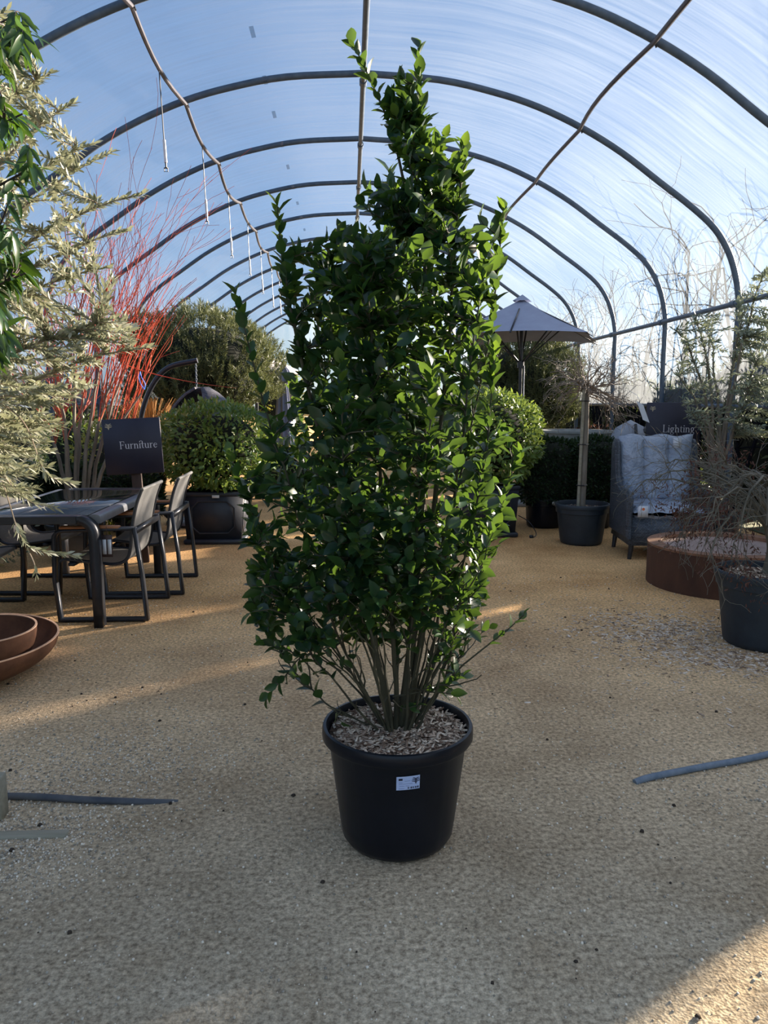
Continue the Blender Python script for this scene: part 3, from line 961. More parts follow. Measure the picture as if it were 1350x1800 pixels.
GL = {
    'F': (.70, [([(.17, 0), (.17, 1)], TK), ([(.03, .022), (.31, .022)], TN), ([(.03, .978), (.64, .978)], TN), ([(.62, 1), (.63, .77)], TN), ([(.17, .52), (.48, .52)], TN), ([(.48, .64), (.48, .4)], TN)]),
    'L': (.70, [([(.17, 0), (.17, 1)], TK), ([(.03, .022), (.63, .022)], TN), ([(.03, .978), (.31, .978)], TN), ([(.62, 0), (.64, .25)], TN)]),
    'u': (.66, [([(.13, X), (.13, .2), (.17, .07), (.27, .03), (.38, .06), (.46, .16)], [TK, TK, .1, .06, TN, TN]), ([(.49, X), (.49, 0)], TK), serif_l(.13, X), serif_l(.49, X), ([(.49, .02), (.6, .03)], TN)]),
    'r': (.48, [([(.14, 0), (.14, X)], TK), serif_b(.14), serif_l(.14, X), ([(.17, .42), (.24, .56), (.33, .62), (.41, .58)], [TN, TN, .07, .12])]),
    'n': (.68, [([(.14, 0), (.14, X)], TK), serif_b(.14), serif_l(.14, X), ([(.17, .42), (.25, .57), (.36, .61), (.46, .55), (.5, .42), (.5, 0)], [TN, TN, .07, .1, TK, TK]), serif_b(.5)]),
    'h': (.68, [([(.14, 0), (.14, 1)], TK), serif_b(.14), serif_l(.14, 1), ([(.17, .42), (.25, .57), (.36, .61), (.46, .55), (.5, .42), (.5, 0)], [TN, TN, .07, .1, TK, TK]), serif_b(.5)]),
    'i': (.30, [([(.14, 0), (.14, X)], TK), serif_b(.14), serif_l(.14, X), ([(.08, .86), (.2, .86)], .12)]),
    't': (.42, [([(.17, .84), (.17, .16), (.2, .06), (.27, .03), (.36, .08)], [.05, TK, .1, .06, TN]), ([(.03, .61), (.36, .61)], TN)]),
    'j': (.42, [([(.17, .9), (.17, .16), (.2, .06), (.27, .03), (.36, .08)], [TK, TK, .1, .06, TN]), ([(-.16, .61), (.36, .61)], TN), (ell(-.0, .84, .19, .15, 165, 15), TN)]),
    'e': (.58, [([(.09, .35), (.48, .37)], TN), (ell(.29, .32, .20, .29, 10, 330, 20), list(np.concatenate([np.linspace(TN + .02, TN, 6), np.linspace(.06, .115, 5), np.linspace(.115, TN, 9)])))]),
    'g': (.60, [(ell(.26, .42, .165, .19, 0, 360, 18), [.07 + .035 * abs(math.cos(q)) for q in np.linspace(0, 2 * PI, 18)]), ([(.17, .26), (.1, .17), (.15, .09), (.36, .06)], [TN, .06, .09, .08]), (ell(.27, -.11, .22, .15, 50, 410, 18), .055), ([(.38, .54), (.48, .63), (.55, .6)], [TN, TN, .08])]),
}


def ribbon(mb, pts, w, tf, mat=0):
    P = np.asarray(pts, float)
    Wd = np.broadcast_to(np.asarray(w, float), (len(P),)) if np.ndim(w) == 0 else np.interp(np.linspace(0, 1, len(P)), np.linspace(0, 1, len(w)), w)
    T = np.zeros_like(P)
    T[1:-1] = P[2:] - P[:-2]
    T[0], T[-1] = P[1] - P[0], P[-1] - P[-2]
    T = T / np.maximum(np.linalg.norm(T, axis=1, keepdims=True), 1e-9)
    N = np.stack([-T[:, 1], T[:, 0]], 1)
    L, R = P + N * Wd[:, None] / 2, P - N * Wd[:, None] / 2
    V = []
    for a, b in zip(L, R):
        V.append([tf(a), tf(b)])
    mb.grid(np.array(V), mat)


def lettering(mb, text, x0, z0, size, yf):
    x = 0
    for ch in text:
        adv, st = GL[ch]
        for pts, w in st:
            w2 = np.asarray(w) * size
            ribbon(mb, [(x0 + (x + px) * size, z0 + pz * size) for px, pz in pts], w2 if np.ndim(w) else float(w2), lambda q: (q[0], yf, q[1]))
        x += adv
    return x * size


def tree_mark(mb, x, z, s, tf, mat=0):
    """small emblem: a stem with three pairs of upswept leafy arms"""
    ribbon(mb, [(x, z - .5 * s), (x, z + .25 * s)], [.14 * s, .07 * s], tf, mat)
    for k, (h, w) in enumerate(((-.2, .5), (.02, .46), (.22, .36))):
        for sg in (-1, 1):
            pts = [(x, z + (h - .12) * s), (x + sg * w * .45 * s, z + (h + .06) * s), (x + sg * w * .8 * s, z + (h + .07) * s), (x + sg * w * s, z + (h + .17) * s)]
            ribbon(mb, smooth_path([(a, 0, b) for a, b in pts], 4)[:, [0, 2]], [.09 * s, .10 * s, .05 * s], tf, mat)


# ---------------------------------------------------------------- the potted shrub in the middle
def main_shrub():
    rng = np.random.default_rng(11)
    C = np.array((.157, 2.475, 0))
    t = thing('potted_shrub', 'tall dense glossy-leaved evergreen shrub in a black nursery pot, centre of the path', 'potted shrub', tuple(C))
    R, zr = .2577, .412
    prof = [(.001, 0), (.165, 0), (.180, .010), (.192, .03), (.198, .07), (.233, .345), (.240, .365), (.253, .368), (.2577, .376), (.2577, .402), (.254, .411), (.244, .412), (.240, .404), (.232, .36), (.18, .35), (.001, .35)]
    mb = MB()
    mb.lathe(prof, 96, close=False, wob=lambda a: 1 + .004 * (np.abs(((a * 10 / PI) % 2) - 1) < .12))
    pot = mb.build('pot', M['pot'], t)
    disc_chips(t, (0, 0, .382), .232, 2600, 'wood_chip_mulch', M['mulch'], .025, rng, chip='mulch_chip')
    # price label on the front of the pot
    lb = MB()
    zc0, zc1 = .287, .335
    def onpot(u, v, lift=.0016):
        # u across (m), v height (m), wrapped on the tapering wall
        r = np.interp(v, [.07, .345], [.198, .233]) + lift + .001
        a = -PI / 2 + .085 + u / r
        return (r * math.cos(a), r * math.sin(a), v)
    us = np.linspace(-.0375, .0375, 7)
    lb.grid(np.array([[onpot(u, v + u * .05) for u in us] for v in (zc0, zc1)]))
    lab = lb.build('label', M['paper'], t)
    tag(lab, 'white printed price label')
    pr = MB()
    tfl = lambda q: onpot(q[0], q[1] + q[0] * .05, .0028)
    tree_mark(pr, .0245, .3195, .026, tfl)
    bk = MB()
    ribbon(bk, [(-.0245, .3285), (-.0245, .3215)], .0125, tfl)
    bk.build('printed_block', M['ink'], lab)
    bc = MB()
    for i, u in enumerate((.000, .003, .0085, .0115, .0155, .018, .0235, .026, .030, .0325)):
        ribbon(bc, [(u, .2905), (u, .2975)], (.0022, .0012, .0018)[i % 3], tfl)
    pr.build('emblem', M['ink'], lab)
    bc.build('barcode', M['ink'], lab)
    p2 = MB()
    for (u0, u1, v) in ((-.03, .014, .3085), (-.028, -.012, .3015), (-.008, .004, .3015), (-.03, -.012, .2925), (-.012, .006, .319), (-.03, -.018, .314)):
        ribbon(p2, [(u0, v), (u1, v)], .0018, tfl)
    p2.build('text_lines', M['ink_pale'], lab)

    # silhouette of the crown: (y pixel, left, right) -> heights and half extents about the stem line
    sil = [(130, 700, 755), (200, 668, 745), (250, 655, 800), (300, 645, 832), (350, 638, 842), (400, 605, 858), (430, 520, 868), (480, 495, 868), (540, 515, 850), (600, 528, 850), (650, 518, 850), (700, 500, 850), (750, 480, 885), (800, 462, 905), (850, 455, 895), (900, 440, 885), (950, 440, 875), (1000, 446, 855), (1050, 438, 845), (1090, 450, 832), (1130, 460, 810)]
    sy = np.array([s[0] for s in sil])
    sl = np.array([s[1] for s in sil])
    sr = np.array([s[2] for s in sil])

    def wp(px, py, dy=0.0):
        return at_y(px, py, C[1] + dy) - C

    stems, leaves, tips = MB(), Leaves(), Leaves()
    prim = [  # tip pixel, depth, base offset (x, y), radius
        (735, 84, .02, (.015, .0), .021), (815, 258, -.04, (.05, .03), .017), (884, 372, .05, (.07, -.02), .010),
        (488, 364, -.03, (-.05, .0), .018), (415, 520, -.05, (-.085, -.02), .009), (560, 470, .18, (-.04, .08), .010), (850, 480, -.16, (.05, -.06), .010),
        (640, 420, -.2, (-.02, -.06), .011), (700, 330, .2, (.02, .09), .011), (405, 800, .04, (-.10, .03), .008), (870, 612, -.1, (.09, -.04), .009),
        (912, 800, .03, (.11, .02), .009), (445, 940, -.12, (-.11, -.05), .007), (870, 930, -.15, (.11, -.06), .008), (600, 640, -.32, (-.05, -.10), .009),
        (760, 650, -.33, (.04, -.11), .009), (700, 560, .34, (.01, .12), .010), (520, 700, .30, (-.08, .09), .008), (830, 720, .30, (.08, .09), .008), (455, 1060, .05, (-.12, .0), .006), (840, 1040, .1, (.12, .03), .006)]
    nodes, dirs = [], []
    for (px, py, dy, (bx, by), r) in prim:
        tip = wp(px, py, dy)
        b = np.array((bx * .42, by * .42, .375))
        out = np.array((tip[0] - b[0], tip[1] - b[1], 0))
        h = tip[2] - b[2]
        p1 = b + np.array((bx * 1.1 + rng.normal(0, .045), by * 1.1 + rng.normal(0, .045), h * .26)) + out * .12
        p2 = b + out * .80 + np.array((rng.normal(0, .03), rng.normal(0, .03), h * .60))
        P = bez(b, p1, p2, tip, 22) + np.cumsum(rng.normal(0, .0055, (22, 3)), 0) * np.linspace(0, 1, 22)[:, None] * np.linspace(1, 0, 22)[:, None] * 4
        stems.tube(P, np.linspace(r * (.85 if r > .0105 else .6), .0020, 22), 8)
        for i in range(3, 21):
            nodes.append(P[i])
            dirs.append(nrm(P[i + 1] - P[i]))
        ln = np.linalg.norm(np.diff(P, axis=0), axis=1).sum()
        leaves.twig(P, max(.35, 1 - .55 / ln), .019, .056, .95, rng=rng)
        tips.twig(P, 1 - .10 / ln, .018, .05, .7, rng=rng)
    nodes, dirs = np.array(nodes), np.array(dirs)
    # bare lower stems
    for k in range(13):
        a = rng.uniform(0, 2 * PI)
        b = np.array((.05 * math.cos(a), .05 * math.sin(a), .375))
        tip = np.array((.42 * math.cos(a) * rng.uniform(.5, 1), .36 * math.sin(a) * rng.uniform(.5, 1), rng.uniform(.72, 1.0)))
        P = bez(b, b + np.array((.05 * math.cos(a), .05 * math.sin(a), .15)), tip * np.array((.7, .7, .85)), tip, 10) + rng.normal(0, .004, (10, 3)) * np.linspace(0, 1, 10)[:, None]
        stems.tube(P, np.linspace(.0048, .002, 10), 5)
        leaves.twig(P, .72, .018, .045, 1.0, rng=rng)
    # thin crossing twigs low in the plant
    low = nodes[(nodes[:, 2] < .95)]
    for k in range(70):
        q = low[rng.integers(len(low))]
        d = nrm((q[0] * 2.2 + rng.normal(0, .22), q[1] * 2.2 + rng.normal(0, .22), rng.uniform(.12, .5)))
        P = wander(q, d, rng.uniform(.16, .40), 8, .16, rng, .05)
        if np.hypot(P[-1][0], P[-1][1]) > .16 + .30 * (P[-1][2] - .4):
            P = q + (P - q) * .45
        stems.tube(P, np.linspace(.0032, .0014, 9), 4, cap=False)
        if P[-1][2] > .66:
            leaves.twig(P, .6, .022, .05, 1.0, rng=rng)
    # twigs filling the crown
    ylist = rng.uniform(135, 1125, 5000)
    wid = np.interp(ylist, sy, sr - sl)
    keep = rng.uniform(0, 410, 5000) < wid
    ylist = np.concatenate([ylist[keep][:1060], rng.uniform(880, 1085, 190)])
    for y in ylist:
        if (y > 1060 and rng.uniform() < .45) or (y < 420 and rng.uniform() < .25):
            continue
        l, r = np.interp(y, sy, sl), np.interp(y, sy, sr)
        hw = (r - l) / 2 - 14
        u = float(np.clip(rng.normal(0, .55), -1.05, 1.05)) if rng.uniform() < .75 else rng.uniform(-1, 1)
        px = (l + r) / 2 + hw * u
        dmax = min(.40, hw / 1340 * 2.55 * .95) * math.sqrt(max(.04, 1 - u * u))
        v = rng.uniform(-1, 1)
        v = math.copysign(abs(v) ** .7, v)
        p = wp(px, y, dmax * v)
        dv = p - nodes
        dist = np.linalg.norm(dv, axis=1)
        bad = dv[:, 2] < .25 * dist
        j = np.argmin(dist + bad * .8 + np.abs(dist - .16) * .5)
        q = nodes[j]
        L = dist[j]
        mid = q + dirs[j] * L * .35
        P = bez(q, mid, p - nrm(nrm(p - q) + np.array((0, 0, .7))) * L * .3, p, 7)
        stems.tube(P, np.linspace(.0034, .0013, 7), 4, cap=False)
        t0 = max(0.08, 1 - .24 / L)
        leaves.twig(P, t0, .0165, .058, 1.0, rng=rng, upbias=.45)
        if y < 330 or rng.uniform() < .16:
            tips.twig(P, 1 - .05 / max(L, .1), .015, .04, .7, rng=rng)
    # low sprigs
    for pts in ([(712, 330), (690, 235), (662, 165), (636, 108), (620, 78)], [(600, 1180), (540, 1150), (500, 1190), (470, 1225)], [(690, 1225), (740, 1216), (775, 1206), (815, 1188)], [(745, 1216), (780, 1218), (800, 1222)], [(760, 1214), (790, 1200), (800, 1182)], [(720, 1200), (760, 1165), (800, 1135)], [(690, 1230), (708, 1245), (735, 1240)], [(560, 1190), (520, 1150), (460, 1130)], [(600, 1250), (592, 1262), (600, 1268)]):
        P = smooth_path([wp(a, b, -.08 if b > 400 else .0) for a, b in pts], 5)
        stems.tube(P, np.linspace(.003 if pts[0][1] > 400 else .0045, .0013, len(P)), 4, cap=False)
        leaves.twig(P, .35 if pts[0][1] > 400 else .22, .012, .048, 1.0, rng=rng)
    stems.build('stems', M['bark'], t)
    fm = MB()
    leaves.flush(fm, T_HOLLY, 0)
    tips.flush(fm, T_HOLLY, 1)
    fm.build('foliage', [M['holly'], M['holly_tip']], t)


main_shrub()


# ---------------------------------------------------------------- left olive tree
def filled_tree(t, C, base, prim, sil, yd, dep, n, leafm, barkm, twigm, tpl, lsize, spacing, opp, rng, droop=0.0, r0=.03, tl=.3, ang=.8):
    trunk, twigs, lv = MB(), MB(), Leaves()
    nodes, dirs = [], []
    for (px, py, dy) in prim:
        tip = at_y(px, py, yd + dy) - C
        b = np.asarray(base, float)
        out = tip - b
        P = bez(b, b + np.array((out[0] * .1, out[1] * .1, out[2] * .45 + .15)), b + out * np.array((.62, .62, .92)), tip, 18)
        P += np.cumsum(rng.normal(0, .012, (18, 3)), 0) * (np.linspace(0, 1, 18) * np.linspace(1, 0, 18))[:, None] * 3
        trunk.tube(P, np.linspace(r0, .003, 18), 7)
        ln = np.linalg.norm(np.diff(P, axis=0), axis=1).sum()
        lv.twig(P, max(.3, 1 - .75 / ln), spacing, lsize, ang, opp, rng, droop)
        for i in range(5, 17):
            nodes.append(P[i])
            dirs.append(nrm(P[i + 1] - P[i]))
    nodes, dirs = np.array(nodes), np.array(dirs)
    sy, sl, sr = [np.array(q, float) for q in zip(*sil)]
    done = 0
    while done < n:
        y = rng.uniform(sy[0], sy[-1])
        l, r = np.interp(y, sy, sl), np.interp(y, sy, sr)
        if rng.uniform(0, (sr - sl).max()) > r - l:
            continue
        done += 1
        px = rng.uniform(l, r)
        p = at_y(px, y, yd + dep * rng.uniform(-1, 1)) - C
        dv = p - nodes
        dist = np.linalg.norm(dv, axis=1)
        j = np.argmin(dist + np.abs(dist - tl) * .5 + (dv[:, 2] < -.02) * (.3 if droop else 1.3))
        q, L = nodes[j], dist[j]
        P = bez(q, q + dirs[j] * L * .4, p - nrm((p - q) + np.array((0, 0, .25 * L - droop))) * L * .25, p, 8)
        twigs.tube(P, np.linspace(.0042, .0016, 8), 4, cap=False)
        lv.twig(P, max(.1, 1 - .42 / L), spacing, lsize, ang, opp, rng, droop)
    trunk.build('trunk', barkm, t)
    twigs.build('twigs', twigm, t)
    fm = MB()
    lv.flush(fm, tpl)
    fm.build('foliage', leafm, t)


def left_olive():
    rng = np.random.default_rng(21)
    C = np.array((-3.08, 4.42, 0))
    t = thing('olive_tree', 'large silver-leaved olive tree at the left edge, branches over the dining table', 'tree', tuple(C))
    nursery_pot(t, (0, 0, 0), .27, .42, M['pot_grey'])
    disc_chips(t, (0, 0, .37), .235, 200, 'wood_chip_mulch', M['soil'], .03, rng)
    prim = [(88, 130, -.2), (128, 182, .1), (165, 252, -.1), (195, 268, .2), (250, 342, 0), (222, 405, .2), (10, 20, .0), (60, 300, -.3), (262, 610, .3), (200, 560, -.3), (-60, 100, 0), (-120, 200, .2), (-150, 400, -.2), (40, 480, .3), (190, 470, .1)]
    sil = [(60, -120, 30), (130, -180, 70), (200, -200, 95), (260, -220, 120), (330, -240, 130), (400, -260, 150), (470, -260, 190), (540, -260, 225), (600, -250, 236), (650, -240, 185), (700, -220, 140), (760, -200, 110), (820, -180, 90), (870, -160, 60)]
    filled_tree(t, C, (0, 0, .38), prim, sil, 4.45, .45, 780, M['olive'], M['bark_grey'], M['olive_twig'], T_OLIVE, .058, .017, True, rng, r0=.022)
    tw, lv = MB(), Leaves()
    for pts in ([(-40, 700), (15, 880), (35, 940), (60, 965), (135, 978)], [(-30, 690), (40, 740), (80, 830), (127, 850)], [(-60, 760), (0, 830), (50, 880), (100, 893)], [(50, 968), (60, 990), (63, 1008)]):
        P = smooth_path([at_y(a, b, 4.15) - C for a, b in pts], 8)
        tw.tube(P, np.linspace(.005, .0016, len(P)), 5)
        lv.twig(P, .62, .016, .058, .8, True, rng)
    tw.build('drooping_branch', M['olive_twig'], t)
    fm = MB()
    lv.flush(fm, T_OLIVE)
    fm.build('drooping_foliage', M['olive'], t)


left_olive()


def corner_tree():
    rng = np.random.default_rng(31)
    C = np.array((-2.35, 2.98, 0))
    t = thing('evergreen_tree', 'evergreen with long drooping dark green leaves, cut off by the left edge', 'tree', tuple(C))
    nursery_pot(t, (0, 0, 0), .25, .4, M['pot_grey'])
    disc_chips(t, (0, 0, .35), .215, 160, 'wood_chip_mulch', M['soil'], .03, rng)
    prim = [(55, 55, 0), (20, 30, .2), (68, 290, 0), (40, 200, -.1), (45, 480, .0), (-60, -40, .1), (-120, 120, 0), (-150, 300, .1), (10, 400, -.1), (-10, 620, .1)]
    sil = [(20, -150, 30), (90, -200, 55), (150, -220, 40), (220, -220, 45), (290, -220, 60), (340, -220, 30), (400, -220, 20), (460, -200, 38), (500, -180, 15), (640, -170, 0)]
    filled_tree(t, C, (0, 0, .36), prim, sil, 3.1, .25, 150, M['photinia'], M['bark_dark'], M['bark_dark'], T_LONG, .098, .022, False, rng, droop=.8, r0=.02, tl=.2, ang=1.0)


corner_tree()


def right_olive():
    rng = np.random.default_rng(41)
    C = np.array((3.66, 7.4, 0))
    t = thing('olive_tree', 'airy grey-green olive tree against the right film wall, behind the rusty fire ring', 'tree', tuple(C))
    nursery_pot(t, (0, 0, 0), .25, .4, M['pot_grey'])
    disc_chips(t, (0, 0, .35), .215, 160, 'wood_chip_mulch', M['soil'], .03, rng)
    prim = [(1185, 580, -.1), (1220, 560, .1), (1300, 540, 0), (1345, 480, -.2), (1190, 660, -.2), (1250, 600, .2), (1330, 640, -.3), (1210, 725, -.2), (1280, 690, .3)]
    sil = [(480, 1325, 1360), (540, 1285, 1385), (570, 1205, 1392), (620, 1188, 1392), (680, 1195, 1392), (740, 1205, 1385), (770, 1240, 1375)]
    filled_tree(t, C, (0, 0, .38), prim, sil, 7.2, .40, 230, M['olive_dim'], M['bark_grey'], M['maple_twig'], T_OLIVE, .058, .022, True, rng, r0=.02, tl=.25)


right_olive()


# ---------------------------------------------------------------- coral-stemmed tree behind the table
def coral_tree():
    rng = np.random.default_rng(51)
    C = np.array((-2.62, 7.3, 0))
    t = thing('red_stemmed_tree', 'leafless multi-trunk tree with coral red twigs behind the dining table', 'tree', tuple(C))
    nursery_pot(t, (0, 0, 0), .27, .36, M['pot_grey'])
    disc_chips(t, (0, 0, .31), .235, 160, 'wood_chip_mulch', M['soil'], .03, rng)
    tr, tw = MB(), MB()
    tops = [(95, 640, .1), (130, 600, -.2), (150, 640, .1), (180, 620, .0), (200, 660, -.1), (225, 640, .2), (250, 690, .0), (60, 690, .2), (110, 700, -.2)]
    for (px, py, dy) in tops:
        tip = at_y(px, py, 7.3 + dy) - C
        a = rng.uniform(0, 6.28)
        b = np.array((.04 * math.cos(a) + tip[0] * .15, .04 * math.sin(a), .31))
        P = bez(b, b + np.array((tip[0] * .1, tip[1] * .1, .45)), b + (tip - b) * np.array((.6, .6, .8)), tip, 12) + rng.normal(0, .006, (12, 3))
        tr.tube(P, np.linspace(.024, .009, 12), 7)
        for k in range(6):
            j = int(rng.integers(6, 12))
            q = P[j]
            lean = rng.normal(.10, .22)
            d = np.array((lean + .12 * (px - 150) / 80, rng.normal(0, .2), 1.0))
            L = rng.uniform(.55, 1.15) * (1.15 if px > 120 else .9)
            st = []
            grow(tw, q, d, L, .006, 2, rng, .10, .03, (2, 3), .62, .42, .0018, st)
    # long leaning rods to the upper right
    for (x0, y0, x1, y1) in ((170, 740, 268, 365), (185, 720, 262, 430), (200, 740, 315, 480), (190, 700, 340, 470), (215, 735, 345, 500), (150, 700, 215, 440), (130, 690, 195, 455), (230, 740, 330, 560), (225, 735, 318, 540), (210, 740, 300, 520), (225, 640, 410, 665), (150, 690, 240, 520), (110, 740, 60, 620), (95, 760, 30, 690)):
        for k in range(1 if x1 > 400 else 2):
            a0 = at_y(x0 + rng.normal(0, 5), y0, 7.3 + rng.normal(0, .12)) - C
            a1 = at_y(x1 + rng.normal(0, 9), y1 + rng.normal(0, 14), 7.3 + rng.normal(0, .15)) - C
            P = bez(a0, a0 + (a1 - a0) * np.array((.2, .3, .4)), a0 + (a1 - a0) * np.array((.55, .6, .75)) + rng.normal(0, .03, 3), a1, 12)
            tw.tube(P, np.linspace(.0062, .0018, 12), 5)
    tr.build('trunk', M['bark_grey'], t)
    tag(tw.build('twigs', M['red_twig'], t), 'coral red twigs')
    rb = MB()
    q0 = at_y(247, 663, 7.15) - C
    for s in (-1, 1):
        P = q0 + np.array([(0, 0, .05), (s * .012, -.01, .0), (s * .02 + .02, 0, -.06), (.03, 0, -.11)])
        rb.bar(smooth_path(P, 4), (0, 1, 0), .018, .002)
    tag(rb.build('ribbon', M['blue_ribbon'], t), 'bright blue plastic ribbon tie')


coral_tree()


# ---------------------------------------------------------------- bowls and fire ring
def bowl(c, R, h, label, rb):
    n = 12
    out = [(rb + (R - rb) * math.sin(q * PI / 2) ** .8, h * (1 - math.cos(q * PI / 2)) ** 1.0) for q in np.linspace(0, 1, n)]
    t = thing('fire_bowl', label, 'fire bowl', c, group='corten steel bowls')
    th = .008
    MB().lathe([(.001, 0)] + out + [(r - th, z) for r, z in out[::-1]] + [(.001, th)], 72, close=False).build('bowl', M['rust'], t)
    MB().lathe([(R - th - .001, h - .002), (R + .002, h - .002), (R + .002, h + .003), (R - th - .001, h + .003), (R - th - .001, h - .002)], 72, close=False).build('rim', M['rim_highlight'], t)


bowl((-2.2, 4.12, 0), .56, .2, 'wide shallow rusty steel bowl on the ground at the left edge', .10)
bowl((-2.02, 4.07, .035), .30, .245, 'smaller rusty steel bowl sitting inside the wide bowl', .06)

t = thing('fire_ring', 'large rusty steel drum-shaped fire table with flat rim, right of the path', 'fire table', (3.08, 6.05, 0))
MB().lathe([(.60, 0), (.60, .33), (.594, .33), (.594, 0), (.60, 0)], 72, close=False).build('drum', M['rust_dark'], t)
MB().lathe([(.604, .322), (.604, .34), (.49, .34), (.485, .30), (.48, .30), (.48, .322), (.604, .322)], 72, close=False).build('rim', M['rust_edge'], t)
MB().lathe([(.50, .312), (.3, .30), (.12, .295), (.001, .295)], 60, close=False).build('pan', M['pan'], t)

# ---------------------------------------------------------------- right foreground maple in a pot
def maple():
    rng = np.random.default_rng(61)
    C = np.array((2.56, 4.5, 0))
    t = thing('potted_maple', 'weeping bare-twigged maple with dead red-brown leaves in a big black pot, right edge', 'potted tree', tuple(C))
    nursery_pot(t, (0, 0, 0), .29, .47, M['pot_grey'], rb=.22)
    disc_chips(t, (0, 0, .425), .255, 600, 'wood_chip_mulch', M['mulch'], .035, rng)
    tr, tw, lv = MB(), MB(), MB()
    ends = []
    top = np.array((.0, 0, .95))
    tr.tube(smooth_path([(0, 0, .42), (.03, .01, .6), (-.02, 0, .8), top], 4), np.linspace(.026, .018, 13), 8)
    for k in range(34):
        a = rng.uniform(0, 2 * PI)
        Rr = rng.uniform(.35, .68)
        if abs(a - PI) < .9:
            Rr *= 1.18
        zt = rng.uniform(.5, 1.1)
        s = np.array((0, 0, rng.uniform(.7, .95)))
        e = np.array((Rr * math.cos(a), Rr * math.sin(a), zt))
        P = bez(s, s + np.array((e[0] * .3, e[1] * .3, .28)), np.array((e[0] * .85, e[1] * .85, zt + .35 * (1.1 - zt) + .14)), e, 12)
        P += rng.normal(0, .012, (12, 3)) * np.linspace(0, 1, 12)[:, None]
        tr.tube(P, np.linspace(.010, .003, 12), 5)
        for m_ in range(13):
            j = int(rng.integers(3, 11))
            d = nrm(P[j + 1] - P[j]) + rng.normal(0, .55, 3)
            st = []
            grow(tw, P[j], d, rng.uniform(.14, .30), .0026, 1, rng, .22, -.06, (2, 3), .6, .7, .0014, st)
            for Q, dp in st:
                ends.append(Q[-1])
    ends = np.array(ends)
    sel = ends[(rng.uniform(0, 1, len(ends)) < .6) & (ends[:, 0] > -.5)]
    cl = sel[np.array([math.sin(p[0] * 9 + p[2] * 7) + math.sin(p[1] * 8 - p[2] * 5) > .1 for p in sel])]
    P = np.repeat(cl, 16, 0) + rng.normal(0, .032, (len(cl) * 16, 3))
    lv.scatter(T_OLIVE, P, rng.normal(0, .5, P.shape) + np.array((0, 0, -.6)), rng.normal(0, 1, P.shape), rng.uniform(.018, .036, len(P)))
    tr.build('trunk', M['maple_twig'], t)
    tw.build('twigs', M['maple_twig'], t)
    tag(lv.build('dead_leaves', M['dead'], t), 'shrivelled red-brown leaves')


maple()


# ---------------------------------------------------------------- standard tree with bare umbrella crown
def standard_tree():
    rng = np.random.default_rng(71)
    C = np.array((2.46, 7.92, 0))
    t = thing('standard_tree', 'bare umbrella-crowned tree on a straight stem tied to a stake, black pot', 'potted tree', tuple(C))
    nursery_pot(t, (0, 0, 0), .285, .43, M['pot_grey'], rb=.22)
    disc_chips(t, (0, 0, .375), .25, 150, 'soil', M['soil'], .025, rng)
    MB().tube(smooth_path([(.0, 0, .37), (.005, 0, .8), (.01, .01, 1.3), (.0, 0, 1.66)], 4), np.linspace(.036, .028, 13), 9).build('trunk', M['bark_grey'], t)
    MB().tube([(-.05, -.02, .35), (-.035, -.03, 1.62)], .017, 8).build('stake', M['pale_timber'], t)
    for z in (.62, 1.05, 1.5):
        MB().tube([(-.07, -.03, z), (.0, -.055, z), (.045, 0, z), (0, .05, z), (-.07, .0, z), (-.07, -.03, z)], .006, 5).build('tie', M['alu'], t)
    tw = MB()
    for k in range(38):
        a = rng.uniform(0, 2 * PI)
        d = np.array((math.cos(a), math.sin(a) * .9, rng.uniform(-.1, .65)))
        grow(tw, (rng.normal(0, .02), rng.normal(0, .02), 1.62 + rng.uniform(-.06, .05)), d, rng.uniform(.32, .52), .009, 2, rng, .22, -.05, (3, 4), .55, .8, .0022)
    tw.build('twigs', M['bare_twig'], t)
    tg = MB()
    tg.add([(.46, -.2, 1.50), (.53, -.2, 1.46), (.60, -.21, 1.28), (.53, -.21, 1.31)], [[0, 1, 2, 3]])
    tg.add([(.46, -.204, 1.50), (.53, -.204, 1.46), (.60, -.214, 1.28), (.53, -.214, 1.31)], [[3, 2, 1, 0]])
    tg.tube([(.495, -.202, 1.48), (.47, -.18, 1.56), (.42, -.1, 1.6)], .003, 4)
    tag(tg.build('tag', M['paper_white'], t, smooth=False), 'white plastic plant tag')


standard_tree()


